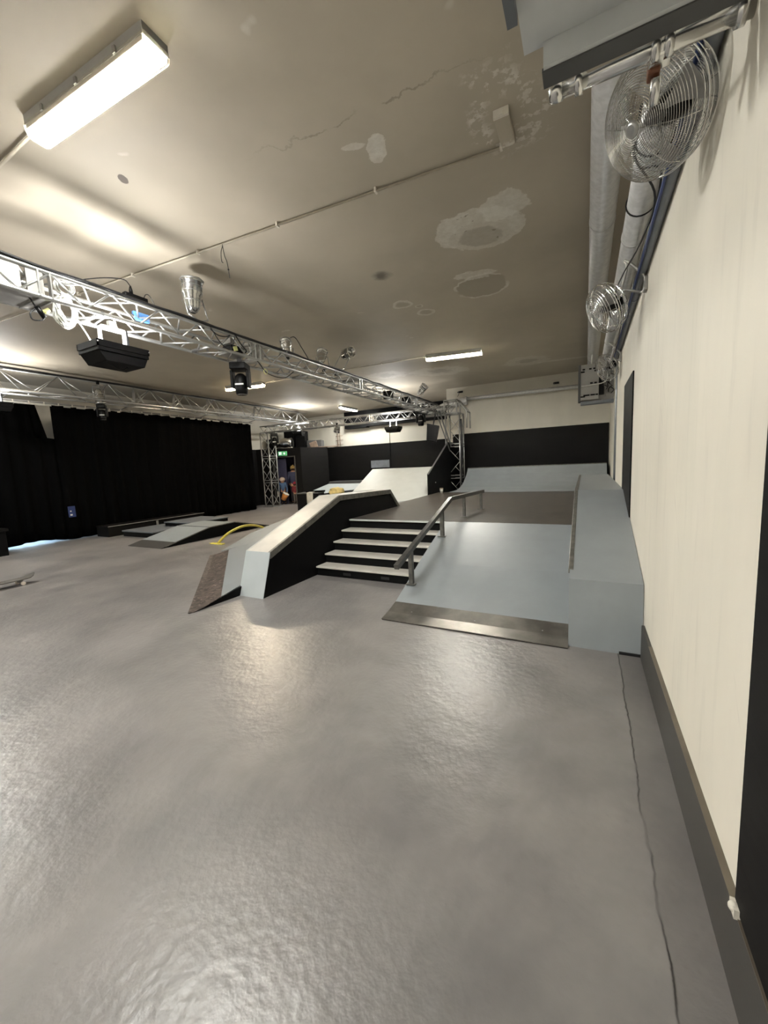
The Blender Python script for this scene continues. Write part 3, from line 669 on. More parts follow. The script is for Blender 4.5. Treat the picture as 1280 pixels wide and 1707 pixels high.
MB().strip([[(0.012, y, z), (HX1-HX0-.04, y, z)] for y, z in cap], .07).done('top', 'ledge_top', t)
MB().strip([[(HX1-HX0-.04, y, z+.003), (HX1-HX0, y, z+.003)] for y, z in cap], .085).done('edge', 'stone_edge', t, bevel=.004)
MB().strip([[(0, y, z+.003), (.02, y, z+.003)] for y, z in cap[:3]], .06).done('edge_strip', 'white_board', t)
# corner bank on the left of the ledge (plane rising towards the ledge)
nx, ny = .141, .151
def bz(x, y):
    s = (x+3.944)*.683+(y-2.717)*.73
    return max(.004, .21*s if s > .35 else .0735*(max(s, 0)/.35)**1.4)
A_, B_ = Vector((-3.944, 2.717, 0)), Vector((-6.326, 4.937, 0)); D_ = (B_-A_).normalized(); N_ = Vector((.683, .73, 0))
t = thing('corner_bank', 'low grey bank with scuffed brown foot plate left of the ledge', 'skate ramp', (-3.94, 2.72, 0))
def gr(us, ss):
    out = []
    for u in us:
        row = []
        for s0 in ss:
            s_ = s0
            p = A_+D_*u+N_*s_
            # near side follows the ledge line
            row.append(p)
        out.append(row)
    return out
def prj(u, s):   # u along the foot edge, s up the slope; near side runs along X = ledge
    base = A_+D_*u*1.0; p = base + N_*s
    shift = max(0, 1-u/.9)
    p = p - D_*(-.0) 
    x = p.x; y = p.y
    if x > HX0-.004: 
        k = (x-(HX0-.004))/(-D_.x); p = p + D_*k; x, y = p.x, p.y
    return x, y
def surf(u0, u1, s0, s1, nu, ns, dz=0):
    rows_ = []
    for i in range(nu+1):
        r = []
        for j in range(ns+1):
            s = s0+(s1-s0)*j/ns; u = u0+(u1-u0)*i/nu; x, y = prj(u, s)
            r.append((x+3.94, y-2.72, bz(x, y)+dz))
        rows_.append(r)
    return rows_
MB().strip(surf(0, 3.26, 0, .34, 12, 5, .002), .006).done('foot_plate', 'brown_plate', t)
# upper surface: from the plate's top edge to the ledge and deck
def upper():
    rws = []
    for i in range(15):
        u = 3.3*i/14; r = []
        for j in range(9):
            # blend from plate edge towards the vertical plane of the ledge
            x0, y0 = prj(u, .34); x1 = HX0-.004
            if i == 0: x0, y0 = -3.93, 3.09
            y1 = 3.42+(8.0-3.42)*i/14
            f = j/8; x = x0+(x1-x0)*f; y = y0+(y1-y0)*f
            r.append((x+3.94, y-2.72, min(bz(x, y), .64)))
        rws.append(r)
    return rws
MB().strip(upper(), .012).done('surface', 'grey_ramp', t)
MB().strip([[(x+3.94, y-2.72, min(bz(x, y), .64)) for x, y in ((x0, y0), (HX0-.004, y1))] for (x0, y0), y1 in (((-6.33, 5.2), 8.0), ((-6.75, 6.4), 8.8), ((-6.6, 7.6), 9.4))], .012).done('surface', 'grey_ramp', t)
m = MB(); pts = [(-3.944, 2.72), (-3.94, 3.1), (-3.884, 3.44)]
m.prism([(y-2.72, .0) for x, y in pts[:1]]+[(y-2.72, max(0.003, bz(x, y)-.008)) for x, y in pts[1:]]+[(3.44-2.72, 0)], 'x', .0, .02); o = m.done('side', 'black_paint', t); o.rotation_euler = (0, 0, -.09)
# second ledge box by the wall
rp = [(3.40, 0), (3.46, .555), (5.45, 1.13), (9.2, 1.16)]
t = thing('box_ledge', 'tall grey box ledge against the cream wall right of the bank', 'skate ledge', (BX1, 3.4, 0))
ly = 3.4
MB().prism([(y-ly, z) for y, z in rp]+[(9.2-ly, 0)], 'x', .0, XW-BX1-.004).done('body', 'grey_ramp', t)
MB().strip([[(-.012, y-ly, z+.006), (.026, y-ly, z+.006)] for y, z in ((3.6, .596), (5.45, 1.13), (9.2, 1.16))], .04).done('edge', 'stone_edge', t, bevel=.004)
MB().box(.36, .515, -.012, .0, .0, .02).done('foot_gap', 'cable', t)
# hand rail
t = thing('grind_rail', 'square steel handrail bent over the bank with four posts', 'rail', (-1.76, 4.0, .2))
A, B, Cc = Vector((-1.765, 3.62, .475)), Vector((-1.72, 5.4, 1.03)), Vector((-1.66, 7.15, 1.0))
L0 = Vector(t.location)
MB().sqbar(A-L0, B-L0, .055).sqbar(B-L0-Vector((0, .01, 0)), Cc-L0, .055).done('rail', 'rail_steel', t, bevel=.004)
for y, z0 in ((3.99, .19), (5.03, .555), (6.02, DZ), (7.0, DZ)):
    f = (y-3.62)/(5.4-3.62) if y < 5.4 else (y-5.4)/(7.15-5.4); top = A.lerp(B, f) if y < 5.4 else B.lerp(Cc, f)
    MB().sqbar(Vector((top.x, y, z0))-L0, Vector((top.x, y, top.z-.02))-L0, .05 if y < 5.5 else .04).done('post', 'rail_steel', t, bevel=.003)
    MB().box(top.x-.055-L0.x, top.x+.055-L0.x, y-.05-L0.y, y+.05-L0.y, z0-L0.z-.004, z0+.006-L0.z).done('base_plate', 'rail_steel', t)
# quarter pipe
qp = [(10.88, DZ+.004), (11.6, .70), (12.0, .755), (12.3, .85), (12.55, .97), (12.75, 1.11), (12.88, 1.23), (12.95, 1.325)]
t = thing('quarter_pipe', 'wide grey quarter pipe rising to the black far wall', 'skate ramp', (-3.5, 10.88, 0))
W = .53+3.5
MB().strip([[(0, y-10.88, z), (W, y-10.88, z-.0)] for y, z in qp], .02).done('surface', 'grey_ramp', t)
MB().prism([(y-10.88, z-.02) for y, z in qp]+[(13.6-10.88, 1.3), (13.6-10.88, 0), (0, 0)], 'x', .01, W-.01).done('frame', 'black_paint', t)
MB().tube([(0, 12.95-10.88, 1.325), (W, 12.95-10.88, 1.325)], .014, 8).done('coping', 'stone_edge', t)
MB().box(0, W, 12.95-10.88, 13.6-10.88, 1.3, 1.318).done('platform', 'black_board', t)
# black side wall and the white bank
t = thing('side_wall', 'tall black plywood side wall with sloping top left of the truss tower', 'panel', (-3.94, 10.36, 0))
MB().prism([(0, 0), (0, 1.24), (1.85, 2.19), (3.2, 2.19), (3.2, 0)], 'x', -.02, .02).done('board', 'black_paint', t)
MB().strip([[(-.024, y, z), (.024, y, z)] for y, z in ((0, 1.243), (1.85, 2.193))], .02).done('edge', 'canopy_dark', t)
MB().ball((.024, .55, .98), .02).done('knob', 'alu_dull', t)
t = thing('white_bank', 'bright white bank wall behind the ledge', 'skate ramp', (-6.6, 9.05, 0))
MB().strip([[(0, 0, .01), (2.62, 0, .01)], [(0, 2.95, 1.43), (2.62, 2.95, 1.43)]], .02).done('surface', 'white_board', t)
MB().prism([(0, 0), (2.95, 1.405), (4.2, 1.405), (4.2, 0)], 'x', .01, 2.61).done('frame', 'black_paint', t)
MB().box(0, 2.62, 2.94, 4.2, 1.405, 1.425).done('platform', 'deck', t)
t = thing('white_bank', 'low pale bank farther back left of the bright white one', 'skate ramp', (-11.3, 13.9, 0))
MB().strip([[(0, 0, .43), (4.4, 0, .2)], [(.55, 1.1, .81), (4.4, 1.1, .80)]], .02).done('surface', 'light_grey', t)
MB().prism([(.02, 0), (.0, .4), (1.1, .78), (2.3, .78), (2.3, 0)], 'x', .6, 4.38).done('frame', 'black_paint', t)
MB().box(.5, 4.4, 1.12, 2.3, .78, .9).done('backboard', 'canopy_dark', t)

# ------------------------------------------------------------------ manual pad, low pads, ledge
t = thing('funbox', 'low grey funbox with two slopes left of the yellow rail', 'skate ramp', (-9.2, 5.07, 0)); W = 1.2
MB().strip([[(0, 0, .008), (W, 0, .008)], [(0, .33, .085), (W, .33, .085)]], .008).done('foot_plate', 'skirting', t)
MB().strip([[(0, .33, .084), (W, .33, .084)], [(0, 1.25, .27), (W, 1.25, .27)], [(0, 2.0, .285), (W, 2.0, .285)], [(0, 3.2, .01), (W, 3.2, .01)]], .012).done('surface', 'grey_ramp', t)
MB().prism([(.02, 0), (1.25, .255), (2.0, .27), (3.16, 0)], 'x', .012, W-.012).done('frame', 'black_paint', t)
MB().strip([[(W-.012, y, z), (W+.006, y, z)] for y, z in ((.1, .035), (1.25, .275), (2.0, .29), (3.2, .015))], .02).done('edge', 'stone_edge', t)
MB().box(.02, W-.02, 1.24, 1.26, .268, .276).done('joint_strip', 'canopy_dark', t)
t = thing('manual_pad', 'flat low grey pad behind the funbox', 'skate platform', (-10.9, 5.9, 0))
MB().box(0, 1.32, 0, 2.1, .125, .155).done('top', 'tray_grey', t, bevel=.004)
MB().box(.02, 1.3, .02, 2.08, 0, .125).done('base', 'black_paint', t)
t = thing('manual_pad', 'flat grey pad on the curtain side of the funbox ridge', 'skate platform', (-10.4, 6.75, .155))
MB().box(0, 1.18, .0, 1.2, .09, .115).done('top', 'tray_grey', t, bevel=.004)
MB().box(.02, 1.16, .02, 1.18, 0.0, .09).done('base', 'black_paint', t)
t = thing('low_ledge', 'long dark ledge lying in front of the black curtain', 'skate ledge', (-11.68, 5.68, 0))
MB().box(.015, .565, .01, 2.9, 0, .25).done('body', 'black_board', t)
MB().box(0, .58, 0, 2.92, .25, .282).done('top', 'black_board', t, bevel=.004)
MB().box(.575, .59, 1.3, 1.36, .12, .25).done('metal_strap', 'alu', t); MB().box(.575, .588, 0, 2.92, .268, .286).done('edge', 'alu_dull', t)
# yellow curved rail
t = thing('arch_rail', 'yellow arched rail with flat foot on the floor', 'rail', (-7.15, 5.82, 0))
p = [(0, 0, .02), (-.01, .1, .08), (-.02, .35, .2), (-.04, .75, .27), (-.05, 1.1, .24), (-.06, 1.4, .14), (-.07, 1.55, .03)]
MB().tube(cat_curve(p, 6), .028, 10).done('arch', 'yellow', t)
MB().box(-.22, .17, -.05, .04, 0, .02).done('foot', 'yellow', t, bevel=.004); MB().box(-.25, .1, 1.52, 1.6, 0, .02).done('foot', 'yellow', t, bevel=.004)

# ------------------------------------------------------------------ skateboards
def board(label, loc, rz):
    t = thing('skateboard', label, 'skateboard', loc, 'skateboards on the floor', rot=(0, 0, rz)); m = MB(); rws = []
    for i in range(17):
        y = -.4+.8*i/16; a = max(0, abs(y)-.28)/.12; wd = .1*(1-max(0, (abs(y)-.3)/.1)**2.2*.98) if abs(y) > .3 else .1
        rws.append([(x*max(wd, .006), y, .085+.045*a*a*0+.05*a**1.3+.006*abs(x)**2) for x in (-1, -.5, 0, .5, 1)])
    m.strip(rws, .011).done('deck', 'grip', t)
    for s in (-1, 1):
        MB().box(-.02, .02, s*.21-.03, s*.21+.03, .045, .075).tube([(-.07, s*.21, .03), (.07, s*.21, .03)], .01, 8).done('truck', 'alu_dull', t)
        for k in (-1, 1): MB().tube([(k*.068, s*.21, .027), (k*.1, s*.21, .027)], .027, 14).done('wheel', 'wheel', t)
    return t
board('skateboard with pale wheels cut by the left edge of the photo, level with the ledge', (-7.62, 2.38, 0), .06)
board('skateboard tip poking in at the left edge nearer the camera', (-4.72, 1.02, 0), 1.2)
t = thing('stage_box', 'black box in front of the curtain at the left edge', 'box', (-11.35, 3.0, 0))
MB().box(-.4, .38, -.6, .62, 0, .52).done('body', 'black_paint', t, bevel=.01); MB().box(-.43, .41, -.63, .66, .52, .58).done('lid', 'black_board', t, bevel=.005)

# ------------------------------------------------------------------ booth with doorway, sign, people
O_ = Vector((-11.2, 13.86, 0)); fd = (Vector((-12.94, 13.29, 0))-O_).normalized(); BH = 2.5
ang = math.atan2(-fd.y, -fd.x)     # local +x runs from the left end to the corner
t = thing('booth', 'dark booth with a doorway beyond the truss tower', 'booth', O_, rot=(0, 0, ang))
MB().box(-2.6, -1.3, 0, .12, 0, BH).box(-1.3, -.3, 0, .12, 2.12, BH).box(-.3, 0, 0, .12, 0, BH).done('front', 'black_board', t)
MB().prism([(-.02, .12), (0, 0), (.95, .95), (.85, 1.05)], 'z', 0, BH).done('side', 'black_board', t)
MB().box(-1.8, .0, .12, 1.6, BH-.08, BH).done('roof', 'black_paint', t)
MB().box(-1.8, .3, 1.5, 1.6, 0, BH-.08).done('rear', 'navy_door', t)
MB().box(-1.34, -1.28, -.02, .14, 0, 2.14).box(-.32, -.27, -.02, .14, 0, 2.14).box(-1.34, -.27, -.02, .14, 2.1, 2.15).done('door_frame', 'skirting', t)
d = MB().box(-1.28, -.84, .3, .34, .01, 2.06).done('door', 'navy_door', t)
MB().box(-1.25, -1.24, .28, .3, .9, 1.3).done('door_handle', 'alu', d)
t = thing('exit_sign', 'small green emergency exit sign above the booth doorway', 'sign', O_+fd*.83+Vector((0, 0, 2.27)), rot=(0, 0, ang))
MB().box(-.2, .2, -.045, -.002, -.095, .095).done('housing', 'sign_lit', t)
MB().box(.04, .13, -.05, -.045, -.012, .012).box(.073, .097, -.05, -.045, -.05, .05).done('cross', 'sign_white', t)
MB().box(-.16, -.14, -.05, -.045, -.06, .06).box(-.16, -.05, -.05, -.045, .045, .06).box(-.07, -.05, -.05, -.045, -.06, .06).box(-.125, -.09, -.05, -.045, -.05, .03).done('door_symbol', 'sign_white', t)

def bodymesh(name, joints, edges, mat, parent, sub=2):
    me = bpy.data.meshes.new(name); me.from_pydata([j[:3] for j in joints], edges, []); o = bpy.data.objects.new(name, me); COL.objects.link(o)
    md = o.modifiers.new('skin', 'SKIN'); md.use_smooth_shade = True
    for i, j in enumerate(joints):
        r = j[3]; me.skin_vertices[0].data[i].radius = (r, j[4] if len(j) > 4 else r)
    me.skin_vertices[0].data[0].use_root = True
    o.modifiers.new('sub', 'SUBSURF').levels = sub; o.modifiers['sub'].render_levels = sub
    dg = bpy.context.evaluated_depsgraph_get(); me2 = bpy.data.meshes.new_from_object(o.evaluated_get(dg)); me2.name = name
    bpy.data.objects.remove(o); me2.materials.clear(); me2.materials.append(M[mat])
    for p in me2.polygons: p.use_smooth = True
    o2 = bpy.data.objects.new(name, me2); COL.objects.link(o2); o2.parent = parent; return o2
def person(label, loc, rz, H, top, legs, hat, hatmat, armL, armR, stance=.09, bulk=1.0, headk=1.0):
    # faces local -y; H height
    t = thing('person', label, 'person', loc, rot=(0, 0, rz)); h = H; b = bulk
    hr = .067*h*headk; hc = h-hr*1.15; sh = h-.185*h*headk**.5; hip = .5*h
    J = [(0, 0, hip, .075*h*b), (0, 0, hip+.12*h, .07*h*b), (0, 0, sh-.02*h, .075*h*b), (0, 0, sh+.04*h, .034*h), (0, -.005, hc-.02*h, .05*h*headk)]
    E = [(0, 1), (1, 2), (2, 3), (3, 4)]
    for s in (-1, 1):
        k = len(J); J += [(s*stance*h*.55, 0, hip-.05*h, .052*h*b), (s*stance*h*.62, -.015, .27*h, .036*h), (s*stance*h*.65, 0, .05*h, .024*h), (s*stance*h*.7, -.075*h, .02*h, .02*h)]
        E += [(0, k), (k, k+1), (k+1, k+2), (k+2, k+3)]
    hands = []
    for s, arm in ((-1, armL), (1, armR)):
        k = len(J); e, hd = arm
        J += [(s*.105*h, 0, sh, .038*h), (e[0]*h, e[1]*h, e[2]*h, .026*h), (hd[0]*h, hd[1]*h, hd[2]*h, .018*h)]
        E += [(2, k), (k, k+1), (k+1, k+2)]; hands.append(Vector(hd)*h)
        d = (Vector(hd)-Vector(e)).normalized(); sd = d.cross(Vector((0, 1, 0))).normalized()
        palm = len(J); pc = Vector(hd)*h+d*.03*h; J.append((*pc, .015*h)); E.append((k+2, palm))
        for q in range(4):
            f1 = pc+d*.02*h+sd*(q-1.5)*.011*h; f2 = f1+d*(.025-.003*abs(q-1.5))*h+Vector((0, -.008*h, 0))
            j = len(J); J += [(*f1, .0052*h), (*f2, .0045*h)]; E += [(palm, j), (j, j+1)]
        f1 = pc-sd*.022*h-d*.002*h; f2 = f1+d*.02*h-sd*.006*h; j = len(J); J += [(*f1, .006*h), (*f2, .005*h)]; E += [(palm, j), (j, j+1)]
    bodymesh('body', J, E, 'skin', t, 1)
    # head with face
    m = MB(); m.ball((0, -.004*h, hc), hr*.86, hr*.98, hr*1.12, 16); m.ball((0, -hr*.95, hc-.1*hr), hr*.14, hr*.22, hr*.2, 8)
    for s in (-1, 1): m.ball((s*hr*.86, 0, hc), hr*.1, hr*.2, hr*.28, 8)
    m.done('head', 'skin', t)
    m = MB()
    for s in (-1, 1): m.ball((s*hr*.32, -hr*.9, hc+.08*hr), hr*.1, hr*.08, hr*.07, 8)
    m.box(-hr*.25, hr*.25, -hr*.9, -hr*.86, hc-.5*hr, hc-.44*hr); m.done('face', 'hair', t)
    # clothes
    J = [(0, 0, hip-.03*h, .088*h*b), (0, 0, hip+.12*h, .085*h*b), (0, 0, sh-.02*h, .088*h*b), (0, .005, sh+.025*h, .045*h)]; E = [(0, 1), (1, 2), (2, 3)]
    for s, arm in ((-1, armL), (1, armR)):
        k = len(J); e, hd = arm
        J += [(s*.108*h, 0, sh, .048*h), (e[0]*h, e[1]*h, e[2]*h, .037*h), (*(Vector(e).lerp(Vector(hd), .88)*h), .03*h)]; E += [(2, k), (k, k+1), (k+1, k+2)]
    bodymesh('top', J, E, top, t)
    J = [(0, 0, hip+.02*h, .082*h*b)]; E = []
    for s in (-1, 1):
        k = len(J); J += [(s*stance*h*.55, 0, hip-.06*h, .064*h*b), (s*stance*h*.62, -.015, .27*h, .048*h), (s*stance*h*.65, 0, .045*h, .04*h)]; E += [(0, k), (k, k+1), (k+1, k+2)]
    bodymesh('trousers', J, E, legs, t)
    for s in (-1, 1): MB().ball((s*stance*h*.68, -.045*h, .024*h), .03*h, .075*h, .024*h, 10).done('shoe', 'shoe', t)
    m = MB(); m.ball((0, hr*.1, hc+hr*.12), hr*.95, hr*1.02, hr*1.02, 14); 
    o = m.done('hair', 'hair', t)
    if hat == 'helmet':
        m = MB(); m.ball((0, 0, hc+hr*.42), hr*1.2, hr*1.3, hr*.95, 16); o.data.materials[0] = M['hair']; m.done('helmet', hatmat, t)
    else:
        m = MB(); m.ball((0, 0, hc+hr*.35), hr*1.08, hr*1.12, hr*1.0, 16); m.done('hat', hatmat, t); MB().ball((0, 0, hc+hr*1.4), hr*.25).done('pompom', hatmat, t)
    return t
person('adult in a dusty blue hooded jacket and knitted hat standing in the doorway, back turned', (-12.0, 14.22, 0), PI+.7, 1.71, 'jacket_blue', 'dark_trousers', 'hat', 'ochre_hat',
       ((-.16, .01, .62), (-.13, -.06, .5)), ((.16, .01, .62), (.12, -.08, .52)), bulk=1.15)
person('child in a cream helmet and light blue shirt by the doorway holding a drum', (-12.24, 13.72, 0), .75, 1.2, 'shirt_blue', 'dark_trousers', 'helmet', 'helmet',
       ((-.15, -.02, .58), (-.14, -.08, .44)), ((.15, -.03, .58), (.14, -.12, .42)), bulk=1.05, headk=1.35)
person('small child in maroon jacket and grey trousers standing in front of the adult', (-11.75, 13.98, 0), PI+.4, .98, 'red_jacket', 'grey_trousers', 'hat', 'red_hat',
       ((-.15, -.02, .58), (-.12, -.1, .5)), ((.15, -.02, .58), (.12, -.1, .5)), bulk=1.1, headk=1.4)
t = thing('drum', 'orange drum with a white skin carried by the helmeted child', 'drum', (-11.98, 13.5, .36)); m4 = Matrix.Rotation(.5, 4, 'Y') @ Matrix.Rotation(-.2, 4, 'X')
MB().lathe([(.1, -.16), (.12, 0), (.14, .12)], m4, 18).done('shell', 'orange_wood', t); MB().lathe([(.145, .12), (.15, .15), (.14, .165)], m4, 18).done('skin', 'white_plastic', t)
tag(MB().tube([(-12.3, 13.45, .36), (-12.3, 13.45, .6)], .04, 10).done('bottle', 'white_plastic'), 'white bottle in the hand of the helmeted child', 'bottle')
# black curtain and clutter on the booth roof
def at_booth(x, y, z): 
    c, s = math.cos(ang), math.sin(ang); return Vector((O_.x+x*c-y*s, O_.y+x*s+y*c, z))
def bbox(name, label, cat, x0, x1, y0, y1, z0, z1, mat, group=None, tilt=0):
    c = at_booth((x0+x1)/2, (y0+y1)/2, z0); hx, hy = (x1-x0)/2, (y1-y0)/2
    o = MB().box(-hx, hx, -hy, hy, 0, z1-z0, Matrix.Rotation(tilt, 4, 'Y')).done(name, mat, bevel=.01); o.location = c; o.rotation_euler = (0, 0, ang); return tag(o, label, cat, group)
bbox('speaker', 'large black speaker at the left on the booth roof', 'speaker', -1.75, -1.3, .4, .9, BH, BH+.45, 'black_paint', 'black speakers on the booth roof')
bbox('speaker', 'tall black speaker behind the silver roll on the booth roof', 'speaker', -1.1, -.62, .9, 1.4, BH, BH+.85, 'black_paint', 'black speakers on the booth roof')
bbox('speaker', 'black speaker at the right on the booth roof', 'speaker', -.55, -.1, .9, 1.4, BH, BH+.8, 'black_paint', 'black speakers on the booth roof')
bbox('flight_case', 'wide dark case under the bright light above the booth', 'case', -.05, .65, 1.0, 1.45, BH+.0, BH+.35, 'canopy_dark')
bbox('wooden_board', 'tilted brown wooden board on the booth roof', 'board', .2, .55, .82, .86, BH, BH+.28, 'wood', tilt=-.3)
bbox('wooden_board', 'flat bare plank lying along the edge of the booth roof', 'board', .0, 1.5, .88, 1.12, BH+.0, BH+.04, 'wood')
t = thing('foil_drum', 'crumpled silver drum on the booth roof above the exit sign', 'drum', at_booth(-.9, .45, BH+.24), rot=(0, 0, ang))
MB().lathe([(.1, -.36), (.24, -.34), (.22, -.1), (.25, .05), (.22, .2), (.24, .34), (.1, .36)], Matrix.Rotation(PI/2, 4, 'Y'), 18).done('shell', 'chrome', t)
MB().box(-.38, .38, -.12, .12, -.24, -.21).done('cradle', 'white_plastic', t)
t = thing('cable_stand', 'thin pinkish stand with cross arms before the white back wall', 'stand', (-10.78, 16.24, 0))
MB().tube([(0, 0, 2.56), (0, 0, 3.3)], .02, 8).tube([(.14, 0, 2.56), (.14, 0, 3.2)], .012, 8).done('pole', 'wood', t)
for z in (2.65, 2.85, 3.05): MB().tube([(-.12, 0, z), (.3, 0, z+.02)], .012, 6).done('arm', 'wood', t)
# speaker hanging at the right
t = thing('hanging_speaker', 'black speaker hung below the lateral truss beside the far tower', 'speaker', (-4.45, 12.35, 2.78), rot=(0, .22, .3))
MB().prism([(-.2, 0), (.2, 0), (.2, -.52), (-.12, -.52)], 'y', -.17, .17).done('cabinet', 'black_glossy', t, bevel=.01)
MB().box(-.02, .02, -.02, .02, 0, .34).done('bracket', 'black_glossy', t)
# crate, cloth and bag behind the ledge
t = thing('crate', 'black crate behind the pale ledge with things on top', 'crate', (-9.35, 12.0, 0), rot=(0, 0, .3))
MB().box(-.42, .42, -.35, .35, 0, .62).done('body', 'black_paint', t, bevel=.01); MB().box(-.43, .43, -.36, .36, .62, .65).done('rim', 'canopy_dark', t)
m = MB(); rws = []
for i in range(9): rws.append([(-.02+.24*i/8, y, z) for y, z in ((-.05, .675), (-.37-.012*math.sin(i*2.2), .67), (-.385-.012*math.sin(i*2.2), .45), (-.385-.015*math.sin(i*2.2), .2))])
o = m.strip(rws, .006).done('draped_cloth', 'cloth'); o.location = (-9.35, 12.0, 0); o.rotation_euler = (0, 0, .3); tag(o, 'white cloth draped over the front of the black crate', 'cloth')
o = MB().box(-.3, .35, -.2, .2, .651, .7).done('black_bundle', 'black_cloth', bevel=.02); o.location = (-9.25, 12.15, .0); tag(o, 'folded black bundle on top of the crate', 'bundle')
t = thing('plywood_box', 'plain wooden box behind the ledge carrying the yellow bag', 'box', (-8.2, 12.0, 0))
MB().box(-.45, .5, -.3, .4, 0, .5).done('body', 'wood', t, bevel=.006)
t = thing('bag', 'pale yellow canvas bag slumped behind the pale ledge', 'bag', (-8.15, 12.0, .5))
m = MB(); g_ = bmesh.ops.create_uvsphere(m.b, u_segments=24, v_segments=14, radius=1, matrix=Matrix.Translation((0, 0, .15)) @ Matrix.Diagonal((.32, .2, .17, 1)))
for v in m.b.verts: v.co += Vector(v.co-Vector((0, 0, .15))).normalized()*.05*(mnoise.noise(v.co*9)); v.co.z = max(v.co.z, .002)
for f in m.b.faces: f.smooth = True
m.done('body', 'bag', t)
MB().tube(cat_curve([(-.15, -.17, .2), (-.12, -.22, .28), (.05, -.22, .29), (.1, -.17, .2)]), .012, 6).done('strap', 'bag', t)
# cup on the deck
t = thing('paper_cup', 'small pale paper cup on the far left of the dark deck', 'cup', (-3.6, 10.5, DZ)); MB().lathe([(.035, 0), (.05, .14), (.045, .14)], None, 14).done('cup', 'cloth', t)
MB().lathe([(.052, .13), (.052, .15)], None, 14).done('lid', 'wood', t)

# ------------------------------------------------------------------ ducts and pipes at the right wall
def duct(label, pts, r, mat, seams, name='air_duct', n=28, group=None):
    t = thing(name, label, 'duct', pts[0], group); m = MB().tube([rel(t, p) for p in pts], r, n).done('pipe', mat, t)
    a, b = Vector(pts[0]), Vector(pts[-1]); L = (b-a).length
    for y in seams:
        c = rel(t, a.lerp(b, y/L)); d = (b-a).normalized()
        MB().tube([Vector(c)-d*.012, Vector(c)+d*.012], r+.005, n).done('seam_band', mat, t)
    return t
duct('large silver duct along the ceiling nearest the camera side', [(.11, -.5, 3.84), (.11, 13.6, 3.84)], .112, 'galv', (2.2, 5.2, 8.2, 11.2))
duct('medium silver duct in the corner under the ceiling behind the wire fan', [(.305, 1.9, 3.22), (.305, 13.6, 3.22)], .082, 'galv', (.9, 1.9, 3.2, 5.0, 7.5))
t = duct('slim grey cable duct fixed along the top of the cream wall', [(.378, 1.0, 2.98), (.378, 8.0, 2.98)], .03, 'tray_grey', (1.5, 3.5, 5.5), name='cable_duct', n=12)
duct('silver pipe running along the top of the far white wall', [(-3.85, 13.45, 3.66), (.5, 13.45, 3.62)], .06, 'galv', (1.2, 2.8), name='wall_pipe', n=16)
t = thing('duct_elbow', 'fat silver duct elbow at the left end of the far wall pipe', 'duct', (-4.1, 13.3, 3.42))
MB().tube(cat_curve([(.5, .1, .18), (.1, .05, .12), (-.25, -.05, .02), (-.5, -.1, -.1)]), .14, 16).done('elbow', 'galv', t)
duct('dark vertical pipe dropping from the open electrical box', [(.49, 8.2, 0), (.49, 8.2, 4.0)], .05, 'tray_grey', (), name='vertical_pipe', n=12)
g = 'cables clipped along the ducts'
cable('duct_cable', 'black cable drooping along the silver duct beside the wall', [(.2, 2.3, 3.1), (.2, 2.6, 3.08), (.33, 2.9, 3.0), (.31, 3.4, 2.98), (.24, 3.9, 2.98), (.22, 4.4, 3.0), (.31, 5.0, 2.96), (.34, 6.5, 2.95)], .006)
cable('duct_cable', 'second black cable looped under the silver duct', [(.19, 2.75, 3.2), (.25, 2.78, 3.11), (.34, 2.8, 3.08), (.35, 3.1, 3.02), (.345, 4.2, 3.0), (.35, 6, 2.98)], .006)
cable('duct_cable', 'blue cable following the slim duct along the wall', [(.335, 1.9, 2.97), (.345, 2.4, 2.97), (.345, 3.5, 2.96), (.345, 5, 2.96), (.34, 7.0, 2.95)], .009, 'blue_cable')
for i, y in enumerate((2.75, 3.35)):
    tag(MB().tube([(.305+.088*math.cos(a*PI/12), y, 3.22+.088*math.sin(a*PI/12)) for a in range(24)], .005, 5, closed=True).done('cable_tie', 'cable'), ('thin black tie around the silver duct nearer the fan', 'thin black tie around the silver duct farther from the fan')[i], 'cable tie')
for i, x in enumerate((-3.87, -.85)):
    t = thing('wall_sensor', ('small black camera above the left end of the far wall pipe', 'small black camera above the right part of the far wall pipe')[i], 'camera', (x, 13.6, 3.93 if i == 0 else 3.83), 'cameras on the far wall')
    MB().box(-.08, .08, -.04, .0, -.03, .03).done('body', 'black_glossy', t, bevel=.006); MB().tube([(-.06, -.04, 0), (-.07, -.12, -.02)], .02, 8).done('lens', 'canopy_dark', t)
    if i == 0: MB().tube(cat_curve([(-.05, -.03, -.03), (-.05, -.1, -.1), (-.08, -.14, -.16)]), .008, 5).done('lead', 'cable', t)
# open electrical box
t = thing('electrical_box', 'open electrical cabinet of wires and switches high on the right wall', 'electrical box', (-.12, 7.9, 2.5))
MB().box(0, .53, .12, .2, 0, .62).done('back', 'box_grey', t)
MB().box(0, .30, .0, .02, .02, .62).done('door', 'box_grey', t, bevel=.004)
MB().box(-.02, .02, -.02, .2, 0, .62).done('side', 'canopy_dark', t); MB().box(.02, .53, .0, .2, -.05, .0).done('base', 'tray_grey', t)
MB().box(.3, .38, .05, .12, .1, .55).done('terminal_strip', 'black_glossy', t)
m = MB(); rr = random.Random(5)
for k in range(18):
    x, z = rr.uniform(.03, .28), rr.choice((.08, .1, .3, .5, .54)); m.box(x-.02, x+.02, -.012, 0, z-.012, z+.012)
m.done('switches', 'black_glossy', t)['kind'] = 'stuff'
m = MB()
for k in range(16):
    x, z = rr.uniform(.36, .5), rr.uniform(.05, .35); m.tube(cat_curve([(x, .05, z), (x+rr.uniform(-.06, .06), .02, z+.08), (x+rr.uniform(-.08, .06), .04, z+.16)], 4), .006, 5)
m.done('wires', 'alu_dull', t)
m = MB()
